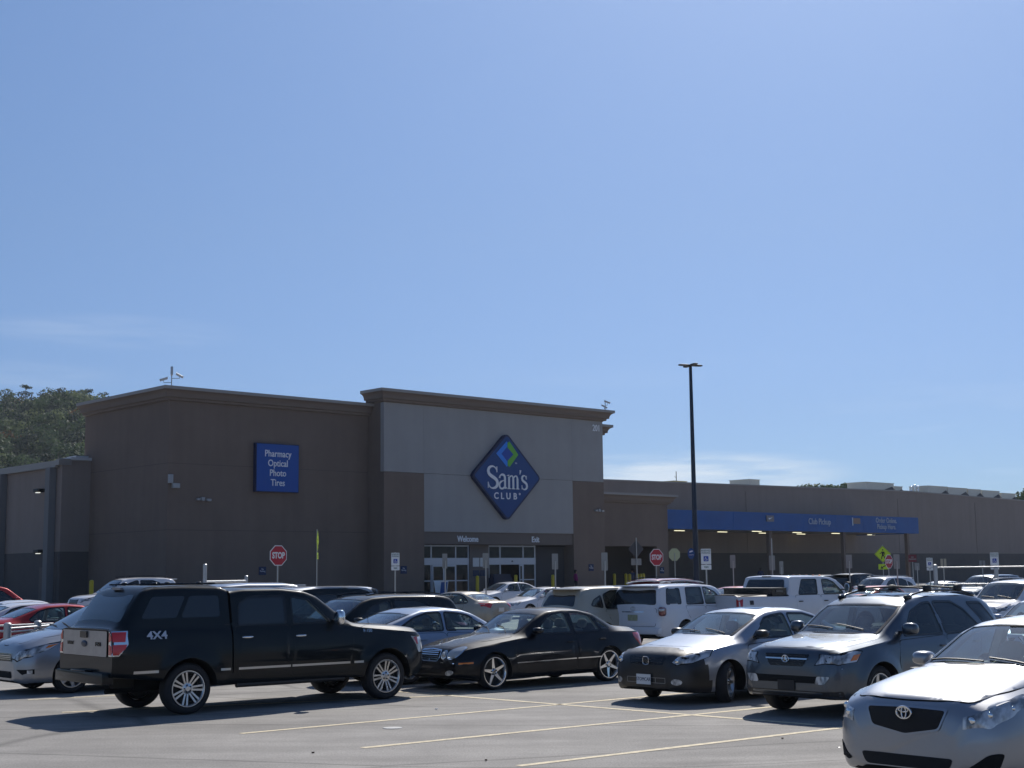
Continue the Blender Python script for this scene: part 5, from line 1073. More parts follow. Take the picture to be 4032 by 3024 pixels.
dup(B3, xy(-22, 56), 50, 'red crossover at the far left edge beyond the white saloons', 'suv', P_red)
r = dup(B3, xy(272, 63), -129, 'white crossover with a black rack, roof just above the black topper', 'suv', P_white, (1, 1, 1.07)); rails(r, B3, 1.79)
dup(B3, xy(1862, 84), 50, 'dark blue crossover under the blue canopy', 'suv', P_nblack, (1, 1, 1.1))
dup(B3, xy(1800, 90), 50, 'black crossover deep under the blue canopy beside the store wall', 'suv', P_black)
# silver van behind
r = dup(B3, (-7.3, 35.6), -130, 'silver van whose roof shows just above the cab of the black pickup', 'van', P_silver, (1, 1, 1.125))
# black boxy off-roader with pale roof
sp = tallsp(4.4, 2.6, .70, .90, 1.84, .40, 1.16, 1.35, 1.72, 4.30, .12, 1.18, t=.12, rear=.01, bow=.05, si=.05, bulge=0)
sp['win'] = [[(1.72, 1.22), (1.85, 1.66), (2.35, 1.66), (2.35, 1.22)], [(2.45, 1.22), (2.45, 1.66), (3.10, 1.66), (3.10, 1.22)], [(3.20, 1.22), (3.20, 1.66), (4.18, 1.66), (4.26, 1.22)]]; sp['wing'] = [M_tint]*3; sp['shield'] = [('T', 1.42, 1.72, .07, M_clear)]
B4 = Car('boxy_off_roader', sp, P_black); B4.glassing(); B4.wheels(('single', 5, .09, .07), 'dark', .22, .25); B4.mirror(1.6, 1.3, (.06, .10, .09), M_black); basic_front(B4, [(.02, .40, .98), (.02, .56, .98), (.02, .56, .84), (.02, .40, .84)], [(-.32, .78), (.32, .78), (.32, 1.0), (-.32, 1.0)])
B4.part('hard_top', B4.patch('T', rp([(1.85, -.70), (1.85, .70), (4.28, .70), (4.28, -.70)], .08), .02, res=.12), P_silver, sym=False); B4.part('tail_lamp', B4.patch('R', [(.66, .85), (.80, .85), (.80, 1.05), (.66, 1.05)], .01), M_red); B4.part('rear_window', B4.patch('R', rp([(-.6, 1.25), (.6, 1.25), (.56, 1.62), (-.56, 1.62)], .05), .006), M_dark, sym=False)
first(B4, (-5.45, 33.5), -130, 'black boxy off-roader with a pale hard top behind the black pickup', 'off-roader')
# white off-roader seen from behind
sp = tallsp(4.82, 2.79, .92, .96, 1.78, .39, 1.14, 1.22, 1.88, 4.50, .22, 1.16, t=.22, rear=.04, si=.06)
sp['win'] = [[(1.66, 1.22), (2.02, 1.52), (2.45, 1.66), (2.6, 1.66), (2.6, 1.22)], [(2.70, 1.22), (2.70, 1.66), (3.44, 1.66), (3.52, 1.22)], [(3.78, 1.24), (3.74, 1.64), (4.30, 1.64), (4.44, 1.24)]]; sp['wing'] = [M_green, M_tint, M_tint]; sp['shield'] = [('T', 1.3, 1.88, .06, M_clear)]
B5 = Car('white_off_roader', sp, P_white); B5.glassing(); B5.door([(1.5, .48), (1.45, .85), (1.55, 1.1), (2.64, 1.15), (2.64, .45), (1.6, .45)]); B5.door([(2.66, .45), (2.66, 1.15), (3.60, 1.17), (3.5, .9), (3.25, .6), (3.2, .45)])
tg = B5.panel('R', [(-.74, .66), (.74, .66), (.74, 1.12), (-.74, 1.12)], 'tailgate', r=.05)
B5.part('rear_window', B5.patch('R', rp([(-.72, 1.22), (.72, 1.22), (.64, 1.62), (-.64, 1.62)], .07), .008, res=.1), M_dark, sym=False)
for sg in (1, -1):
    mb = MB(); mb.ell((B5.s0-4.70, sg*.90, 1.05), (.135, .062, .125), 18, .55); o = mb.build('tail_lamp', mat('dark_red_lens', (.16, .03, .035), .12, .2, 1), B5.root, 50); mb = MB(); mb.ell((B5.s0-4.745, sg*.90, 1.09), (.105, .066, .045), 14, .6); mb.build('clear_lens', mat('clear_lamp', (.42, .45, .46), .08, .35, 1.0), o, 50)
B5.part('chrome_strip', B5.patch('R', [(-.36, 1.02), (.36, 1.02), (.36, 1.045), (-.36, 1.045)], .02), M_chr, sym=False, parent=tg); B5.plate(.88, True, None, .32, .16, mat('green_plate', (.35, .36, .22), .5, var=.3, vs=14))
mb = MB(); x = B5.front(0, 1.1, True).x-.02; mb.tube([(x, .075*math.cos(2*math.pi*k/24), 1.12+.05*math.sin(2*math.pi*k/24)) for k in range(25)], .008, 6, cap=False); mb.tube([(x, .024*math.cos(2*math.pi*k/24), 1.12+.046*math.sin(2*math.pi*k/24)) for k in range(25)], .006, 6, cap=False); mb.build('emblem', M_chr, tg, 50)
mb = MB(); mb.box((B5.s0-4.80, 0, .53), (.16, 1.78, .17)); bevel(mb.build('rear_bumper', P_white, B5.root), .04)
mb = MB(); mb.box((B5.s0-4.62, 0, 1.725), (.36, 1.25, .035)); bevel(mb.build('roof_spoiler', P_white, B5.root), .014)
rails(B5.root, B5, 1.84, 2.2, 4.3, M_steel); B5.mirror(1.62, 1.24, (.09, .12, .10), P_white); B5.wheels(('single', 6, .08, .06), 'alloy', .24, .25); B5.seats([(2.4, 2), (3.3, 1)], M_seat, .66, dash=(1.7, 1.14, .75))
first(B5, xy(1478, 40.8), 41, 'white off-road vehicle seen from behind with a white roof spoiler', 'suv')
# white heavy pickup with black tool box
sp = dict(L=6.3, wb=4.0, fo=.97, w=1.0, R=.41, Ra=.48, t=.2, si=.06, bow=.06, belt=1.38, hr=.06, flare=.03, step=.09, bulge=.005, sw=.02,
    top=[(0, .85), (.01, 1.1), (.05, 1.2), (.2, 1.27), (1.3, 1.40), (1.45, 1.42), (2.0, 1.84), (2.3, 1.93), (2.8, 1.96), (4.0, 1.96), (4.12, 1.92), (4.22, 1.44), (4.25, 1.42), (6.3, 1.42)],
    shoulder=[(0, .8), (.05, 1.15), (.3, 1.2), (1.4, 1.33), (2, 1.36), (6.3, 1.38)], bot=[(0, .6), (.1, .5), (6.2, .6), (6.3, .66)],
    width=[(0, .84), (.03, .9), (.1, .95), (.3, .99), (6.2, 1.0), (6.3, .97)], cav=(1.6, 4.05),
    win=[[(1.82, 1.42), (2.2, 1.75), (2.45, 1.82), (2.70, 1.83), (2.70, 1.42)], [(2.98, 1.42), (2.94, 1.83), (3.58, 1.83), (3.80, 1.42)]], wing=[M_green, M_tint], shield=[('T', 1.48, 2.0, .07, M_clear)])
B6 = Car('pickup_truck', sp, P_white); B6.glassing(); B6.part('rear_window', B6.patch('R', rp([(-.76, 1.50), (.76, 1.50), (.68, 1.84), (-.68, 1.84)], .06), .008, res=.1), M_dark, sym=False)
B6.door([(1.7, .62), (1.66, 1.0), (1.7, 1.37), (2.84, 1.39), (2.84, .60)]); B6.door([(2.86, .60), (2.86, 1.39), (3.95, 1.39), (3.95, .60)]); B6.handle(2.68, 1.22, M_black, .2); B6.handle(3.78, 1.22, M_black, .2)
B6.part('bed_rail', B6.patch('S', [(4.24, 1.37), (4.24, 1.41), (6.28, 1.41), (6.28, 1.37)], .02), M_black); mb = MB(); mb.box((B6.s0-5.25, 0, 1.425), (1.95, 1.72, .02)); mb.build('cargo_bed', M_well, B6.root)
mb = MB(); mb.box((B6.s0-4.62, 0, 1.50), (.6, 1.86, .20)); mb.box((B6.s0-4.62, 0, 1.605), (.64, 1.92, .02), 1); mb.box((B6.s0-4.62, -.94, 1.52), (.28, .012, .05), 1); mb.build('tool_box', [M_trim, mat('worn_lid', (.12, .12, .12), .35, .6)], B6.root)
B6.part('tail_lamp', B6.patch(150, [(6.22, 1.0, 1.32), (6.22, 1.0, .95), (6.3, .86, .95), (6.3, .86, 1.32)], .012), M_red); mb = MB()
for y in (-.5, -.25, 0, .25, .5): mb.ell((B6.s0-2.35, y, 1.95), (.05, .03, .02), 8)
mb.build('roof_marker', M_amber, B6.root, 50); mb = MB(); mb.box((B6.s0-6.34, 0, .70), (.2, 1.8, .2)); bevel(mb.build('rear_bumper', M_chr, B6.root), .03)
mb = MB(); mb.box((B6.s0-4.08, 0, 1.925), (.06, .34, .03)); mb.build('third_brake_lamp', M_trim, B6.root)
basic_front(B6, [(.06, .70, 1.10), (.1, .9, 1.1), (.1, .9, .85), (.06, .70, .85)], [(-.6, .8), (.6, .8), (.6, 1.12), (-.6, 1.12)]); B6.mirror(1.85, 1.55, (.07, .12, .17), M_black, out=.24)
B6.part('fuel_flap', B6.patch('S', rp([(5.9, 1.16), (5.9, 1.28), (5.74, 1.28), (5.74, 1.16)], .02), .004), M_black); B6.wheels(('single', 8, .06, .05), 'alloy', .23, .26); B6.seats([(2.6, 2), (3.5, 1)], M_seatg, .9, dash=(1.95, 1.38, .8))
first(B6, xy(1712, 42.5), 52, 'white crew-cab pickup carrying a black tool box behind its cab', 'pickup truck')
# ---------------------------------------------------------------- street furniture
M_red_s = mat('sign_red', (.42, .012, .03), .4); M_lime = mat('fluorescent_sign', (.55, .72, .02), .5); M_back = mat('sign_back', (.28, .28, .27), .5, .6); M_pole = mat('sign_pole', (.40, .40, .38), .5, .5)
M_acc = mat('access_blue', (.01, .05, .35), .4); M_ink = mat('sign_ink', (.05, .12, .10), .5); M_blk = mat('sign_black', (.01, .01, .01), .5)
def octo(r): return [(r*math.cos(math.pi/8+k*math.pi/4)/math.cos(math.pi/8), r*math.sin(math.pi/8+k*math.pi/4)/math.cos(math.pi/8)) for k in range(8)]
class Sign:
    def __init__(s, px, py, Y, rev, label, pole_top=.0, rad=.028, base=False, name='road_sign', group=None, cat='sign'):
        p = at(px, py, Y); s.c = p; s.g = gz(p.x, p.y); s.h = p.z-s.g
        # local frame: x = right as read, y = up, face normal towards azimuth rev+180
        s.r = empty(name, (p.x, p.y, s.g), -math.radians(rev)); tag(s.r, label, cat, group)
        mb = MB(); mb.tube([(0, .03, 0), (0, .03, s.h+pole_top)], rad, 8)
        if base: mb.tube([(0, .03, 0), (0, .03, s.h+pole_top)], rad, 6)
        mb.build('pole', M_pole, s.r, 50)
        if base:
            b = MB(); b.tube([(0, .03, 0), (0, .03, base-.04), (0, .03, base)], [.105, .105, .06], 14); b.build('post_base', M_yel, s.r, 50)
    def fr(s, dz=0, dx=0): return lambda v: Vector((dx+v[0], -v[2], s.h+dz+v[1]))
    def plate(s, poly, name, m, z0=0, z1=.012, dz=0, dx=0, parent=None):
        mb = MB(); f = s.fr(dz, dx); mb.prism(poly, 0, lambda a, b: f((a, b, z0)), lambda a, b: f((a, b, z1))); return mb.build(name, m, parent or s.r)
    def text(s, t, size, m, z=.016, dz=0, sx=.8, off=.003, parent=None):
        mb = MB(); put_text(mb, t, size, lambda v: s.fr(dz)((v[0], v[1], v[2]+z)), ext=.004, sx=sx, off=off); return mb.build('lettering', m, parent or s.r, fix=False)
def rect(w, h, r=.02): return rp([(-w/2, -h/2), (w/2, -h/2), (w/2, h/2), (-w/2, h/2)], r)
def stop(px, py, Y, rev, label):
    s = Sign(px, py, Y, rev, label, .1, name='stop_sign'); s.plate(octo(.381), 'sign_border', M_white); f = s.plate(octo(.352), 'sign_face', M_red_s, .012, .016); s.text('STOP', .32, M_white, .018, dz=-.005, sx=.74, off=.012, parent=f)
stop(601, 1200, 54.6, -44, 'red octagonal stop sign in front of the brown wall left of the tower'); stop(1418, 1204, 66, -32, 'red octagonal stop sign in front of the dark passage right of the entrance'); stop(1920, 1213, 81, -43, 'small oblique stop sign overlapping the yellow pedestrian sign')
s = Sign(1457, 1198, 90, 160, 'stop sign turned away, its pale back coloured as a backlit glow', .1, name='stop_sign'); s.plate(octo(.381), 'sign_back', mat('backlit_tint', (.42, .44, .26), .6))  # sun glow through the plate is put into its yellowish colour
def pedsign(px, py, Y, rev, label, front=True, plq=True, k=1.0):
    s = Sign(px, py, Y, rev, label, .6, name='pedestrian_sign'); D = .54*k
    f = s.plate(rp([(-D, 0), (0, D), (D, 0), (0, -D)], .06), 'sign_face', M_lime if front else M_back); s.plate(rp([(-D+.03, 0), (0, D-.03), (D-.03, 0), (0, -D+.03)], .05), 'sign_border', M_blk, .013, .014, parent=f); s.plate(rp([(-D+.05, 0), (0, D-.05), (D-.05, 0), (0, -D+.05)], .05), 'sign_field', M_lime, .014, .016, parent=f)
    mb = MB(); q = lambda x, y: (x, y)
    S_ = lambda pts, ws: strokes(mb, s.fr(), pts, ws, .017, .022, 0)
    S_([(0, .23), (0, .31)], [.08, .08]); S_([(0, .16), (0, .04), (-.01, -.06)], [.14, .13, .10]); S_([(-.01, -.04), (-.07, -.17), (-.10, -.32)], [.08, .06, .05]); S_([(0, -.04), (.07, -.14), (.13, -.30)], [.08, .06, .05]); S_([(-.04, .16), (-.12, .06), (-.20, .04)], [.05, .045, .04]); S_([(.05, .15), (.12, .05), (.10, -.05)], [.05, .045, .04])
    mb.build('walker_symbol', M_blk, f)
    if plq:
        g_ = s.plate(rect(.62*k, .34*k), 'arrow_plaque', M_lime if front else M_back, dz=-.80*k); mb = MB(); strokes(mb, s.fr(-.80*k), [(.16, .09), (-.10, -.06)], [.06, .06], .013, .018, 0); strokes(mb, s.fr(-.80*k), [(-.02, -.10), (-.16, -.10), (-.10, .03)], [.05, .08, .05], .013, .018, 0); mb.build('arrow', M_blk, g_)
pedsign(1907, 1197, 92, 3, 'yellow-green pedestrian crossing diamond with an arrow plaque near the canopy end', k=1.0)
pedsign(686, 1168, 76, -92, 'yellow-green crossing sign seen edge-on before the brown wall', k=1.0)
s = Sign(1374, 1186, 70, 150, 'crossing sign turned away, diamond back coloured as shaded before the side block', .55, name='pedestrian_sign'); s.plate(rp([(-.45, 0), (0, .45), (.45, 0), (0, -.45)], .06), 'sign_back', mat('shaded_back', (.06, .06, .065), .6)); s.plate(rect(.6, .32), 'plaque_back', M_back, dz=-.62)  # shade on the diamond's back is put into its dark colour
def access(px, py, Y, rev, label, k=1.0):
    s = Sign(px, py, Y, rev, label, .25, name='parking_sign'); f = s.plate(rect(.31*k, .47*k), 'sign_face', M_white); s.text('RESERVED\nPARKING', .075*k, M_ink, .014, dz=.14*k, sx=.85, off=.001, parent=f); s.plate(rect(.15*k, .16*k), 'symbol_panel', M_acc, .013, .017, dz=-.07*k, parent=f)
    mb = MB(); fr_ = s.fr(-.07*k)
    strokes(mb, fr_, [(-.01, .055), (-.01, .03)], [.02, .02], .018, .022, 0); strokes(mb, fr_, [(-.01, .03), (0, -.01), (.03, -.01), (.045, -.05)], [.014]*4, .018, .022, 0); strokes(mb, fr_, bez([(-.02, .015), (-.06, -.01), (-.05, -.06), (0, -.055), (.02, -.055), (.03, -.04), (.03, -.03)], 5), [.01]*11, .018, .022, 0); mb.build('wheelchair_symbol', M_white, f)
    g_ = s.plate(rect(.31*k, .15*k), 'lower_plate', M_white, dz=-.33*k); s.text('VAN', .08*k, M_ink, .014, dz=-.33*k, parent=g_)
access(854, 1208, 53, -18, 'accessible parking sign standing left of the entrance tower'); access(1525, 1202, 48, 8, 'large accessible parking sign just right of the tall lamp post', 1.08)
access(2008, 1215, 74, 12, 'small accessible parking sign left of the round steel post at right'); access(2148, 1207, 55, 14, 'accessible parking sign at far right with a sunlit edge')
BG = 'parking sign plates seen from behind'
for i, (px, py, Y, w_, h_, base, rev, lb, mm) in enumerate([(961, 1212, 57, .22, .58, 0, 150, 'grey back of a tall sign plate before the Welcome doors', M_back), (1049, 1211, 60, .25, .62, 1.15, 165, 'grey back of a sign on a yellow base between the two door sets', M_back),
    (1199, 1213, 57, .25, .62, 1.15, 165, 'grey back of a sign on a yellow base right of the Exit doors', M_back), (1306, 1213, 53, .24, .66, 0, 165, 'grey back of a sign plate right of the person in magenta', M_back), (1583, 1213, 66, .25, .60, 0, 170, 'dim back of a sign plate under the canopy, right of the lamp post', M_back),
    (1668, 1216, 65, .26, .66, 0, 180, 'grey sign back with a taller pole beside the first canopy column', M_back), (1688, 1226, 80, .22, .70, 0, 180, 'small grey sign back just behind the first canopy column', M_back), (1834, 1213, 64, .27, .60, 0, 178, 'pale backed sign plate above the rear of the white pickup', M_back),
    (1937, 1213, 62, .26, .62, 0, 180, 'pale backed sign plate right of the small stop sign', M_back), (1981, 1224, 84, .28, .42, 0, 180, 'grey sign back under the dim red sign', M_back), (2038, 1216, 72, .28, .42, 0, 12, 'beige sign plate right of the round steel post', mat('beige_plate', (.42, .38, .28), .6)), (2122, 1219, 74, .28, .38, 0, 12, 'dim beige sign plate left of the far right accessible sign', M_back)]):
    s = Sign(px, py, Y, rev, lb, .02 if i != 5 else 1.1, base=base, name='parking_sign', group=BG if mm is M_back else None); f = s.plate(rect(w_, h_), 'sign_back', mm); s.plate(rect(.05, h_*.96, .005), 'stiffener', mat('dark_strut', (.14, .14, .14), .6), -.02 if False else .013, .03, parent=f)
s = Sign(1971, 1206, 84, 15, 'dim red square notice by the last canopy column', .0, name='notice_sign'); f = s.plate(rect(.46, .42), 'sign_face', mat('dull_red', (.16, .02, .03), .6)); s.text('NO\nPARKING', .12, M_back, .014, parent=f)
# tall car-park lamp
p = at(1504, 1235, 68); r = empty('lamp_post', (p.x, p.y, gz(p.x, p.y))); tag(r, 'tall dark blue car-park lamp post with four flat heads', 'street lamp')
M_post = mat('dark_blue_post', (.008, .018, .04), .4, .2); top = at(1495, 790, 68).z-r.location.z; dx = -.0
mb = MB(); mb.tube([(0, 0, 0), (0, 0, .75)], .30, 20); mb.build('plinth', M_conc, r, 40); mb = MB(); mb.tube([(0, 0, .75), (0, 0, top*.5), (0, 0, top)], [.145, .11, .075], 14); mb.build('pole', M_post, r, 50)
for k in range(4):
    a = math.radians(20+90*k); mb = MB(); mb.ell((.34*math.cos(a), .34*math.sin(a), top+.02), (.30, .13, .045), 16, .6, M=None if False else Matrix.Rotation(a, 4, 'Z')); o = mb.build('lamp_head', mat('lamp_bronze', (.03, .03, .035), .5), r, 50)
    mb = MB(); mb.tube([(.05*math.cos(a), .05*math.sin(a), top), (.2*math.cos(a), .2*math.sin(a), top)], .03, 6); mb.build('arm', M_post, o)
p2 = at(1493, 1196, 67.6); rs = empty('round_notice', (p2.x, p2.y, p2.z), 0); tag(rs, 'dark blue oval notice fixed to the lamp post', 'sign'); mb = MB(); mb.prism([(.16*math.cos(a), .26*math.sin(a)) for a in [2*math.pi*k/24 for k in range(24)]], 0, lambda a, b: (a, 0, b), lambda a, b: (a, .02, b)); mb.build('notice_face', M_sblue, rs)
mb = MB(); strokes(mb, lambda v: Vector((v[0], -v[2], v[1])), [(-.08, .07), (.0, .11), (.08, .12)], [.05, .07, .05], .002, .006, 0); put_text(mb, 'CARTS', .07, lambda v: Vector((v[0], -.004-v[2], -.06+v[1])), ext=.003); mb.build('mark', M_let, rs, fix=False)
# bollards along the store
for i, (px, py, w_, lb) in enumerate([(70, 1253.5, 99, 'yellow bollard by the service door at far left'), (198, 1253, 1, 'yellow bollard at the left corner of the brown wall'), (1031, 1243.5, 2, 'yellow bollard at the foot of the middle entrance pier'), (1114, 1241.6, 2, 'yellow bollard in the open Exit doorway'), (1194, 1241.4, 2, 'yellow bollard right of the Exit doors, beside a sign pole'),
    (1327, 1239, -2, 'first yellow bollard of the row before the dark passage'), (1352, 1239, -2, 'yellow bollard of the left pair before the dark passage'), (1360, 1239.5, -2, 'right yellow bollard of the left pair before the dark passage'), (1377, 1239, -2, 'yellow bollard under the diamond sign back'), (1384, 1239, -2, 'middle yellow bollard of the right trio at the passage'), (1390, 1238.5, -1, 'last yellow bollard of the trio, its cap catching the sun')]):
    q = BW(px, py, w_) if w_ < 50 else at(px, py, 104); g0 = max(gz(q.x, q.y), FLOOR if w_ < 50 else .5); r = empty('bollard', (q.x, q.y, g0)); tag(r, lb, 'bollard', 'yellow bollards along the store front'); h_ = q.z-g0
    mb = MB(); mb.tube([(0, 0, 0), (0, 0, h_-.08), (0, 0, h_-.02), (0, 0, h_)], [.115, .115, .09, .03], 16); mb.build('post', M_yel, r, 50); mb = MB(); mb.tube([(0, 0, -.02), (0, 0, .02)], .16, 16); mb.build('base_ring', M_conc, r)
# cart corrals: round steel posts and long rails
def corral(name, pts, zt, rails_, label, r0=.045, rr=.025, tall=None):
    P = [Vector(p) for p in pts]; g0 = gz(P[0].x, P[0].y); root = empty(name, (P[0].x, P[0].y, g0)); tag(root, label, 'cart corral')
    for i, p in enumerate(P):
        h_ = (tall[i] if tall else zt)-g0; q = p-P[0]; mb = MB(); mb.tube([(q.x, q.y, 0), (q.x, q.y, h_-.03), (q.x, q.y, h_)], [r0, r0, r0*.5], 14); mb.build('post', M_steel, root, 50)
    for (i, j, z) in rails_:
        a, b = P[i]-P[0], P[j]-P[0]; mb = MB(); mb.tube([(a.x, a.y, z-g0), (b.x, b.y, z-g0)], rr, 8); mb.build('rail', M_steel, root, 50)
a = at(17, 1338, 33); b = at(82, 1336, 34.5); c_ = at(150, 1336, 36); e_ = at(-60, 1340, 34); a.z = b.z = c_.z = e_.z = 0
corral('cart_corral', [a, b, c_, e_], 1.12, [(3, 0, .92), (0, 2, .98), (0, 1, .90), (3, 2, 1.0)], 'low steel cart rails with round posts at the far left', .085, .025)
a = at(443, 1218, 55); b = at(532, 1243, 62); tz = a.z; tb = at(532, 1243, 62).z; ra = at(450, 1257, 56).z; a.z = b.z = 0
corral('cart_corral', [a, b], tz, [(0, 1, ra+.0), (0, 1, ra-.25)], 'steel cart corral post and rail behind the cab of the black pickup', .075, .05, [tz, tb])
a = at(2020, 1219, 53); b = at(2290, 1222, 50); tz = a.z; rz_ = at(2030, 1226, 53).z; a.z = b.z = 0; m_ = (a+b)/2
corral('cart_corral', [a, b, m_], tz, [(0, 1, rz_), (0, 1, rz_-.6)], 'steel cart corral with a tall round post and long rail at right', .075, .024, [tz, tz, rz_-.02])
# pavement board, posters and wall notices
q = BW(953, 1262, 1.0); r = empty('pavement_board', (q.x, q.y, FLOOR), BRZ); tag(r, 'white and blue folding pavement board left of the Welcome doors', 'sign')
for sg in (1, -1):
    mb = MB(); T = Matrix.Rotation(sg*.2, 4, 'X')
    for c0, d0_, mi in (((0, 0, .55), (.66, .03, 1.10), 0), ((0, -sg*.018, .55), (.54, .01, .90), 1)): mb.box(tuple(T @ Vector(c0)+Vector((0, -sg*.18*0+sg*-.0, 0))), d0_, mi, M=T)
    o = mb.build('board', [M_white, M_bluef], r); o.location = (0, -sg*.12, 0) if sg == 1 else (0, .12, 0)
for a0, a1, z0, z1, v, nm, mm, lb in ((8.02, 9.26, 2.62, 3.22, .52, 'wall_poster', M_plate, 'pair of pale printed posters on the pier between the doors'), (8.02, 9.26, 1.98, 2.38, .52, 'wall_poster', mat('poster_navy', (.01, .025, .07), .6), 'dark blue poster under the pale ones on the middle pier'), (8.9, 10.6, 1.2, 1.85, -.6, 'display_stand', mat('blue_stand', (.008, .016, .045), .6), 'low blue display stand before the Exit doors')):
    mb = MB()
    if nm == 'wall_poster': bq(mb, a0, a0+.58, v, v+.02, z0, z1); bq(mb, a1-.58, a1, v, v+.02, z0, z1)
    else: bq(mb, a0, a1, v, v+.5, FLOOR, z1); bq(mb, a0+.05, a1-.05, v+.1, v+.4, z1, z1+.25)
    tag(mb.build(nm, mm, loc=BT, rz=BRZ), lb, 'poster' if nm == 'wall_poster' else 'display')
for i, (px, py, w_, lb) in enumerate(((567, 1233, -LV, 'small blue wall notice left of the first stop sign'), (872, 1231, 0, 'small blue wall notice on the tower beside the accessible parking sign'), (1277, 1226, 0, 'small blue wall notice on the right pier of the tower'), (1430, 1232, -3, 'small blue wall notice on the side block right of the passage'))):
    q = BW(px, py, w_+.03); r = empty('wall_notice', q, BRZ); tag(r, lb, 'sign'); mb = MB(); mb.box((0, 0, 0), (.5, .03, .5)); mb.build('notice_face', mat('notice_blue', (.006, .02, .08), .6), r); mb = MB(); put_text(mb, 'No\nParking', .13, lambda v: Vector((v[0], -.02-v[2], v[1]+.04)), ext=.004); mb.build('lettering', M_let, r, fix=False)
# wall cameras, boxes and lamps
def cam_unit(mb, p, d, L_=.55, r_=.09):
    d = Vector(d).normalized(); T = Vector(p); q = d.to_track_quat('X', 'Z').to_matrix().to_4x4(); mb.box(T, (L_, r_*2, r_*2), M=q); mb.box(T+Vector((0, 0, r_+.01)), (L_*1.15, r_*2.4, .02), M=q); mb.tube([T, T-Vector((0, 0, .25))], .02, 6)
M_cam = mat('camera_white', (.55, .55, .54), .4)
def roofcams(q, lb, items):
    r = empty('security_cameras', q); r.scale = (.62,)*3; tag(r, lb, 'camera'); mb = MB(); mb.tube([(0, 0, -.1), (0, 0, 1.05)], .05, 8); mb.build('mast', M_steel, r, 50)
    for (x, z, d, arm) in items:
        mb = MB(); cam_unit(mb, (x, 0, z), d, .75, .10); o = mb.build('camera_housing', M_cam, r); mb = MB(); mb.tube([(0, 0, arm), (x, 0, arm), (x, 0, z-.12)], .028, 6); mb.build('bracket', mat('dark_bracket', (.05, .06, .08), .5), o)
q = BP(-14.6, 1.4, 13.3); roofcams(q, 'white security cameras on a mast at the left roof corner', [(-.75, .62, (-1, -.3, -.35), .30), (.75, .95, (1, -.3, -.55), .70), (0, 1.35, (.1, -.4, -1), 1.0)])
q = BP(20.4, -.4, 14.1); roofcams(q, 'pair of white security cameras at the right end of the tower roof', [(-.1, .45, (1, -.3, -.6), .15), (.25, .98, (1, -.3, -.45), .6)])
for a, v, z, lb, ds in ((-14.45, LV-.12, 7.7, 'two small white boxes on the brown wall near its left corner', ((0, .15, .26, .5), (.35, -.25, .46, .28))), (-12.3, LV-.12, 6.72, 'small white twin spotlight on the brown wall left of the blue sign', ((0, 0, .22, .2), (.4, -.05, .3, .14), (-.3, -.03, .22, .12))), (19.8, -.12, 6.67, 'small white twin spotlight on the right pier of the tower', ((0, 0, .2, .2), (.35, -.05, .26, .12), (-.3, -.03, .24, .12)))):
    r = empty('wall_fitting', BP(a, v, z), BRZ); tag(r, lb, 'wall light')
    for x, z_, w_, h_ in ds: mb = MB(); mb.box((x, 0, z_), (w_, .2, h_)); bevel(mb.build('housing', mat('fitting_grey', (.33, .34, .35), .5), r), .02)
for v, z, lb in ((13.9, 7.7, 'black wall lamp high on the pale side wall, its lens shining'), (13.6, 3.85, 'small black lamp over the service door'), (21.0, 7.7, 'black wall lamp at the left frame edge')):
    r = empty('wall_lamp', BP(-16.6, v, z), BRZ); tag(r, lb, 'wall light'); mb = MB(); mb.box((-.25, 0, 0), (.5, .75, .22)); bevel(mb.build('lamp_hood', M_blk, r), .03); mb = MB(); mb.box((-.35, -.05, -.13), (.2, .3, .05)); mb.build('lamp_lens', mat('lit_lens', (.8, .8, .75), .3, emit=(1, 1, .9), es=.8 if z > 7 else .05), r)
# roof units
M_hv = mat('hvac_cream', (.52, .52, .47), .6, var=.06)
for i, (a0, a1, z0, z1, lb) in enumerate([(76.4, 81.9, 10.2, 11.5, 'largest cream roof unit, above the right part of the canopy'), (82.0, 83.6, 10.2, 11.2, 'small dark-mouthed unit joined to the right of the largest roof unit'), (88.8, 93.0, 10.0, 11.5, 'first of the row of cream roof units right of the vent stack'), (93.1, 97.4, 10.0, 11.45, 'second cream roof unit of the right-hand row'), (97.6, 100.6, 10.0, 11.4, 'third cream roof unit of the right-hand row'), (100.9, 105.0, 10.0, 11.35, 'fourth cream roof unit of the right-hand row'), (105.3, 108.9, 9.8, 11.15, 'last cream roof unit, near the right frame edge'), (56.1, 57.9, 9.9, 11.05, 'small white box unit on the roof above the canopy'), (44.9, 46.8, 9.9, 10.5, 'low yellowish unit peeping over the parapet near the lamp post')]):
    r = empty('roof_unit', BP((a0+a1)/2, 15.5, z0-.4), BRZ); tag(r, lb, 'air conditioner', 'cream units along the hall roof' if 2 <= i <= 6 else None); W_ = a1-a0-.1; H_ = z1-z0
    mb = MB(); mb.box((0, 0, .4+H_/2), (W_, 2.4, H_)); mb.box((0, 0, .4+H_+.03), (W_+.12, 2.5, .06)); mb.build('casing', M_hv if i != 8 else mat('yellow_casing', (.5, .42, .22), .6), r); mb = MB(); mb.box((0, 0, .2), (W_*.9, 2.2, .4)); mb.build('kerb', M_cope, r)
    if i < 7:
        mb = MB(); x = W_*.28 if i != 1 else 0; ww = W_*.3 if i != 1 else W_*.8; mb.add([(x-ww/2, -1.22, .4+H_*.35), (x+ww/2, -1.22, .4+H_*.55), (x+ww/2, -1.22, .4+H_*.75), (x-ww/2, -1.22, .4+H_*.45), (x-ww/2, -1.7, .4+H_*.30), (x+ww/2, -1.7, .4+H_*.40)], [(0, 1, 2, 3), (0, 4, 5, 1), (3, 2, 5, 4)]); mb.build('hood', M_trim if i == 1 else mat('hood_brown', (.10, .09, .08), .7), r)  # hoods in one even dark brown-grey
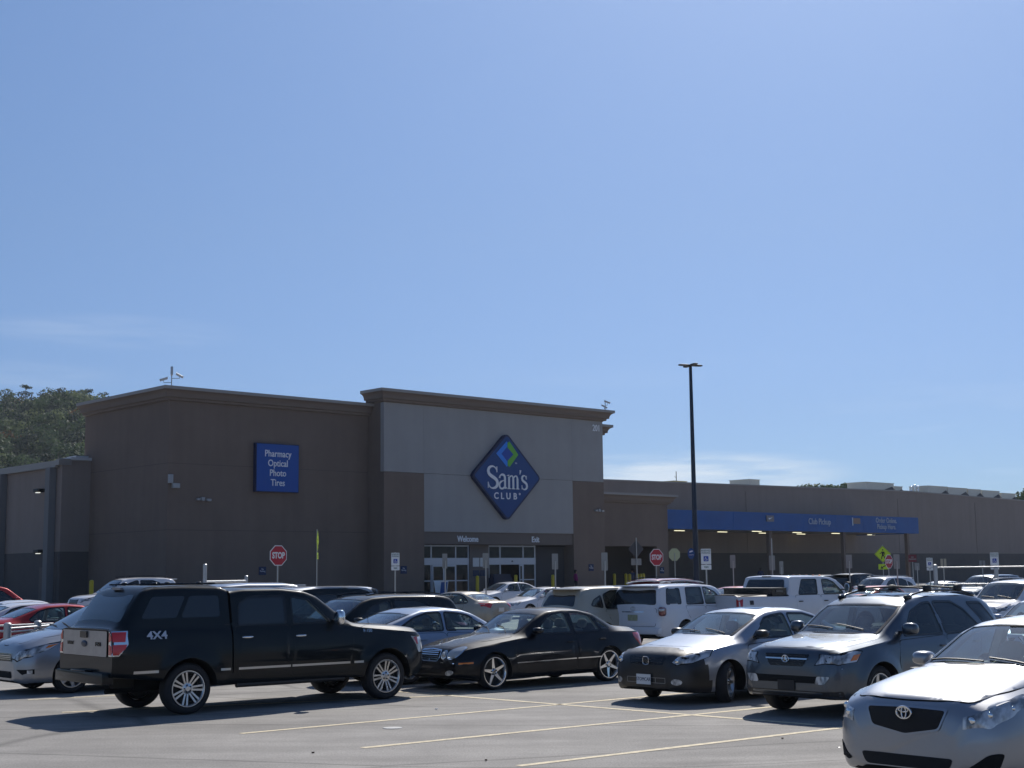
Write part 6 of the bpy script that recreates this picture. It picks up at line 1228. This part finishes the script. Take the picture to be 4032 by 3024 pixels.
r = empty('vent_stack', BP(87.4, 15, 10.0), BRZ); tag(r, 'cluster of shiny metal roof vents left of the cream units', 'roof vent')
for k in range(6):
    mb = MB(); x = -.9+.36*k; h_ = .9+.6*abs(math.sin(k*2.3)); mb.tube([(x, .2*(k % 2), 0), (x, .2*(k % 2), h_)], .10, 10); mb.tube([(x, .2*(k % 2), h_), (x, .2*(k % 2), h_+.12)], [.22, .10], 10); mb.build('vent_pipe', mat('bright_metal', (.75, .74, .72), .18, 1), r, 50)
r = empty('roof_mast', BP(63.5, 30, 10.0), BRZ); tag(r, 'thin lattice aerial mast standing above the long roof', 'mast'); mb = MB(); mb.tube([(0, 0, 0), (0, 0, 3.1)], .05, 6); [mb.tube([(0, 0, .9+.5*k), (.3*(-1)**k, 0, 1.05+.5*k)], .03, 5) for k in range(4)]; mb.build('mast_pole', M_back, r)
# people -------------------------------------------------------------
def person(loc, rz, label, shirt, trou, hair, skin=(.30, .17, .11), H=1.68, pose=0.0):
    J = {}; k = H/1.68; v = []; e = []; rd = []
    def add(p, r, par=None): v.append(Vector(p)*k); rd.append(r*k); i = len(v)-1; (e.append((par, i)) if par is not None else None); return i
    pel = add((0, 0, .90), .135); wa = add((0, 0, 1.06), .115, pel); ch = add((0, .01, 1.25), .135, wa); sh = add((0, .01, 1.37), .10, ch); nk = add((0, 0, 1.45), .05, sh); hd = add((0, -.01, 1.55), .085, nk); ht = add((0, -.005, 1.63), .07, hd)
    for sg in (1, -1):
        a = add((sg*.10, 0, .84), .095, pel); kn = add((sg*.11, -.03-.1*pose*sg, .47), .06, a); an = add((sg*.11, .03+.15*pose*sg, .09), .042, kn); add((sg*.12, -.10+.15*pose*sg, .04), .04, an)
        s_ = add((sg*.17, .01, 1.36), .06, sh); el_ = add((sg*.23, .02+.08*pose*sg, 1.10), .042, s_); wr = add((sg*.22, -.10-.12*pose*sg, .90), .027, el_); pa = add((sg*.215, -.13-.12*pose*sg, .83), .030, wr)
        for f in range(5):
            o = (f-2)*.016; ln = (.045, .075, .082, .076, .06)[f]; y = -.145-.12*pose*sg+o
            if f == 0: m1 = add((sg*.195, -.165-.12*pose*sg, .82), .010, pa); add((sg*.185, -.185-.12*pose*sg, .79), .008, m1)
            else: m1 = add((sg*.215, y, .80-ln*.3), .009, pa); add((sg*.20, y-.005, .80-ln), .007, m1)
    me = bpy.data.meshes.new('person'); me.from_pydata(v, e, []); o = bpy.data.objects.new('person', me); link(o)
    md = o.modifiers.new('s', 'SKIN'); sv = me.skin_vertices[0].data
    for i, r_ in enumerate(rd): sv[i].radius = (r_*(1.25 if i in (0, 1, 2, 3) else 1), r_*(.85 if i in (0, 1, 2, 3) else 1)) ; sv[i].use_root = (i == 0)
    sb = o.modifiers.new('b', 'SUBSURF'); sb.levels = 2; sb.render_levels = 2
    dg = bpy.context.evaluated_depsgraph_get(); m2 = bpy.data.meshes.new_from_object(o.evaluated_get(dg)); o.modifiers.clear(); o.data = m2; bpy.data.meshes.remove(me)
    ms = [mat('skin', skin, .6), mat('cloth_%s' % label[:12], shirt, .9), mat('trouser_cloth', trou, .9), mat('shoe', (.03, .03, .03), .7)]
    m2.materials.clear(); [m2.materials.append(m) for m in ms]
    for f in m2.polygons:
        z = f.center.z/k; f.material_index = 3 if z < .08 else 2 if z < .93 and abs(f.center.x)/k < .205 else 1 if .88 < z < 1.42 and not (z < .90 and abs(f.center.x)/k > .19) else 0
        f.use_smooth = True
    h_ = MB(); h_.ell((0, .02*k, 1.60*k), (.095*k, .11*k, .105*k), 14); h_.ell((0, .05*k, 1.50*k), (.085*k, .06*k, .10*k), 12); h_.build('hair', mat('hair_%d' % int(hair[0]*1000), hair, .8), o, 60)
    fa = MB(); fa.ell((0, -.098*k, 1.55*k), (.012*k, .02*k, .02*k), 8); [fa.ell((sg*.032*k, -.088*k, 1.575*k), (.011*k, .008*k, .007*k), 8, mi=1) for sg in (1, -1)]; fa.ell((0, -.092*k, 1.515*k), (.025*k, .008*k, .006*k), 8, mi=2); [fa.ell((sg*.09*k, 0, 1.56*k), (.012*k, .02*k, .03*k), 8) for sg in (1, -1)]
    fa.build('face_features', [ms[0], M_blk, mat('lips', (.25, .07, .06), .6)], o, 60)
    o.location = loc; o.rotation_euler = (0, 0, rz); tag(o, label, 'person'); return o
q = BW(1244, 1260, 1.2); person((q.x, q.y, FLOOR), BRZ+1.2, 'person in a magenta top and dark trousers standing right of the entrance', (.22, .012, .12), (.012, .012, .02), (.01, .008, .008), pose=.4)
q = BW(1366, 1260, -3.6); person((q.x, q.y, FLOOR), BRZ-.6, 'person in dark blue clothes in the dark passage right of the tower', (.012, .03, .10), (.015, .015, .02), (.02, .012, .01), H=1.72, pose=.2)
q = BW(1644, 1260, -6); person((q.x, q.y, FLOOR), BRZ+1.9, 'person in blue clothes walking under the canopy near its first column', (.02, .04, .14), (.015, .015, .02), (.015, .01, .01), H=1.74, pose=1.0)
# small things on the asphalt ---------------------------------------
q = G(848, 1573); mb = MB(); mb.lathe([(.001, .008), (.13, .008), (.135, .002)], 'z', 24); tag(mb.build('utility_cover', mat('worn_steel', (.34, .34, .33), .5, .4, var=.15, vs=20), loc=q), 'small round pale utility cover set in the asphalt', 'cover')
for px, py, nm, lb in ((943, 1533, 'paper_scrap', 'tiny white scrap between the first two stripes'), (1050, 1644, 'dry_leaf', 'small dark leaf left of the third stripe'), (676, 1628, 'dry_leaf', 'small dark leaf below the start of the first stripe'), (2068, 1530, 'paper_scrap', 'tiny white scrap near the slate SUV'), (1690, 1597, 'dry_leaf', 'reddish leaf right of the second stripe'), (1963, 1618, 'paper_scrap', 'tiny white scrap left of the nearest car')):
    if px > 1800: px -= 150
    q = G(px, py); mb = MB(); n_ = 7; r_ = .02 if nm == 'dry_leaf' else .025; mb.prism([(r_*(.6+.5*random.random())*math.cos(2*math.pi*k/n_), r_*.7*(.6+.5*random.random())*math.sin(2*math.pi*k/n_)) for k in range(n_)], 0, lambda a, b: (a, b, .006), lambda a, b: (a, b, .018+.3*abs(a)))
    tag(mb.build(nm, mat('leaf_brown', (.05, .03, .02), .8) if nm == 'dry_leaf' else M_white, loc=q), lb, 'litter')
# ---------------------------------------------------------------- wooded hill and trees
def hill_z(x, y):
    t = max(0, min(1, (y-290)/250)); lat = 1-max(0, min(1, (x+110)/110)); return gz(x, y) + (t*t*(3-2*t))*lat*(56+3*math.sin(x*.03)+2*math.sin(x*.11+y*.05))
hx = list(range(-900, 61, 15)); hy = list(range(280, 701, 15)); mb = MB(); n = len(hx); mb.v = [(x, y, hill_z(x, y)-.6) for y in hy for x in hx]; mb.f = [(j*n+i, j*n+i+1, (j+1)*n+i+1, (j+1)*n+i) for j in range(len(hy)-1) for i in range(n-1)]; mb.m = [0]*len(mb.f)
tag(mb.build('hill', mat('forest_floor', (.035, .045, .02), .95, var=.3, vs=.1), sm=60, fix=False), kind='structure')
def foliage(name, cols):
    m = bpy.data.materials.new(name); m.use_nodes = True; t = m.node_tree; p = t.nodes['Principled BSDF']; L = t.links.new; tcn = t.nodes.new('ShaderNodeTexCoord')
    n = t.nodes.new('ShaderNodeTexNoise'); n.inputs['Scale'].default_value = .16; n.inputs['Detail'].default_value = 5; n.inputs['Roughness'].default_value = .7; r = t.nodes.new('ShaderNodeValToRGB'); L(tcn.outputs['Object'], n.inputs[0]); L(n.outputs[0], r.inputs[0]); L(r.outputs[0], p.inputs['Base Color'])
    e = r.color_ramp.elements; e[0].position = .32; e[0].color = (*cols[0], 1); e[1].position = .72; e[1].color = (*cols[2], 1); q = e.new(.5); q.color = (*cols[1], 1); p.inputs['Roughness'].default_value = .7; p.inputs['Specular IOR Level'].default_value = .2
    tr = t.nodes.new('ShaderNodeBsdfTranslucent'); mx_ = t.nodes.new('ShaderNodeMixShader'); mx_.inputs[0].default_value = .32; L(r.outputs[0], tr.inputs[0]); o = t.nodes['Material Output']; L(p.outputs[0], mx_.inputs[1]); L(tr.outputs[0], mx_.inputs[2]); L(mx_.outputs[0], o.inputs[0]); return m
M_fol = foliage('hill_foliage', ((.045, .08, .042), (.07, .11, .05), (.10, .145, .06))); M_pine = foliage('pine_foliage', ((.018, .036, .026), (.026, .046, .03), (.036, .058, .034))); M_lite = foliage('light_foliage', ((.12, .16, .07), (.15, .19, .08), (.20, .23, .10))); M_aut = foliage('autumn_foliage', ((.12, .07, .025), (.16, .08, .03), (.10, .10, .03)))
M_bark = mat('bark', (.05, .035, .025), .95)
def crown_quads(cs, per, size, seed=0):
    g_ = np.random.default_rng(seed); V = []
    for (c, rad) in cs:
        n_ = max(6, int(per*rad[0]*rad[2])); d = g_.normal(size=(n_, 3)); d /= np.linalg.norm(d, axis=1)[:, None]; keep = d[:, 2] > -.55; d = d[keep]; n_ = len(d)
        P = np.array(c)+d*np.array(rad)*(.72+.36*g_.random((n_, 1))); a = g_.normal(size=(n_, 3))*.38+d; a /= np.linalg.norm(a, axis=1)[:, None]
        u = np.cross(a, g_.normal(size=(n_, 3))); u /= np.linalg.norm(u, axis=1)[:, None]; w_ = np.cross(a, u); s_ = size*(.5+.8*g_.random((n_, 1)))
        V.append(np.stack([P-u*s_-w_*s_*.7, P+u*s_-w_*s_*.5, P+u*s_*.7+w_*s_, P-u*s_*.8+w_*s_*.6], 1))
    return np.concatenate(V).reshape(-1, 3)
def quad_obj(name, V, m, parent=None):
    n_ = len(V)//4; me = bpy.data.meshes.new(name); me.vertices.add(len(V)); me.vertices.foreach_set('co', V.astype('f').ravel()); me.loops.add(n_*4); me.loops.foreach_set('vertex_index', np.arange(n_*4, dtype='i')); me.polygons.add(n_); me.polygons.foreach_set('loop_start', np.arange(0, n_*4, 4, dtype='i')); me.polygons.foreach_set('loop_total', np.full(n_, 4, dtype='i')); me.update(calc_edges=True); me.materials.append(m)
    return link(bpy.data.objects.new(name, me), parent)
def broad(c, r, h, g_):
    cs = []
    for i in range(7):
        a = g_.random()*6.28; q = g_.random()**.5*.75; z = g_.random(); cs.append(((c[0]+r*q*math.cos(a)*(1-.35*z), c[1]+r*q*math.sin(a)*(1-.35*z), c[2]+h*(.30+.60*z)), (r*.52, r*.52, r*.46)))
    return cs
g_ = np.random.default_rng(3); CS = [[], [], [], []]
for i in range(520):
    y = 400+145*g_.random()**.85; px = -90+g_.random()*400; p = at(px, 1240, y); z = hill_z(p.x, y); r_ = 3.0+2.4*g_.random(); h_ = 6.5+4.5*g_.random(); q_ = g_.random(); (CS[3] if q_ < .03 else CS[1] if q_ < .33 else CS[2] if q_ < .50 else CS[0]).extend(broad((p.x, y, z), r_, h_, g_))
VS = [crown_quads(c_, 14, s_, i+1) for i, (c_, s_) in enumerate(zip(CS, (.34, .32, .34, .34)))]
W1 = quad_obj('hill_wood', np.concatenate(VS), M_fol); [W1.data.materials.append(m) for m in (M_pine, M_lite, M_aut)]
W1.data.polygons.foreach_set('material_index', np.concatenate([np.full(len(v)//4, i) for i, v in enumerate(VS)]).astype('i')); tag(W1, 'mixed green wood covering the hillside at far left', 'wood', kind='stuff')
def tree(px, ytop, Y, r_, kind, label, hgt=None, group=None, name='tree'):
    p = at(px, ytop, Y); z0 = hill_z(p.x, Y)-.6 if px < 300 else .4; H = max(p.z-z0, 5); root = empty(name, (p.x, p.y, z0)); tag(root, label, 'tree', group); cs = []; gg = np.random.default_rng(int(px)); cl = hgt or H*.5; limbs = MB()
    limbs.tube([(0, 0, 0), (.15, 0, H*.5), (-.1, .1, H*.93)], [.30, .22, .06], 8)
    for i in range(15 if kind == 'pine' else 22):
        a = gg.random()*6.28; z = H-cl*gg.random()**(1.1)-.5; q = r_*(.35+.65*gg.random())*(1.1-(H-z < 1.2)*.6); x_, y_ = q*.7*math.cos(a), q*.7*math.sin(a); cs.append(((x_, y_, z), (r_*.36, r_*.36, r_*(.17 if kind == 'pine' else .28)))); limbs.tube([(0, 0, z-.8), (x_*.6, y_*.6, z-.3), (x_, y_, z)], [.09, .06, .03], 5)
    limbs.build('trunk', M_bark, root, 50); V = crown_quads(cs, 42, .26 if Y > 120 else .16, int(px)+5); quad_obj('crown', V, M_pine if kind == 'pine' else M_fol, root)
PG = 'pines standing out on the hill crest'
tree(56, 832, 540, 4.2, 'pine', 'flat-topped dark pine at the left of the hill crest', 9, PG, 'pine_tree'); tree(88, 843, 540, 1.6, 'pine', 'thin bare pine between two broad ones on the crest', 5, PG, 'pine_tree'); tree(126, 834, 540, 4.8, 'pine', 'broad dark pine in the middle of the hill crest', 9, PG, 'pine_tree'); tree(182, 841, 540, 5.4, 'pine', 'wide low pine right of the middle one on the crest', 8, PG, 'pine_tree'); tree(222, 846, 540, 4.4, 'pine', 'dark pine touching the roof corner of the brown wall', 8, PG, 'pine_tree')
tree(12, 846, 540, 6, 'broad', 'pale leafed tree at the left frame edge on the crest', 9, None)
TG = 'distant treetops over the long roof'
for k_, (px, yt) in enumerate(((1745, 1051), (1764, 1052), (1790, 1054), (1815, 1053), (1838, 1054), (2195, 1062), (2225, 1057))): tree(px, yt, 260, 4.5, 'broad', 'distant treetop just clearing the parapet of the long roof, %s from the left' % ORD[k_], 8, TG)
# air: faint haze between here and the hill
mb = MB(); mb.box((-150, 320, 54), (1900, 820, 112)); hz = mb.build('haze', []); tag(hz, kind='stuff', label='faint haze in the air over the whole scene', cat='haze'); m = bpy.data.materials.new('haze_air'); m.use_nodes = True; t = m.node_tree; t.nodes.clear()
o = t.nodes.new('ShaderNodeOutputMaterial'); v = t.nodes.new('ShaderNodeVolumePrincipled'); v.inputs['Color'].default_value = (.82, .90, 1, 1); v.inputs['Density'].default_value = .0001; v.inputs['Anisotropy'].default_value = .45; t.links.new(v.outputs[0], o.inputs['Volume']); hz.data.materials.append(m)
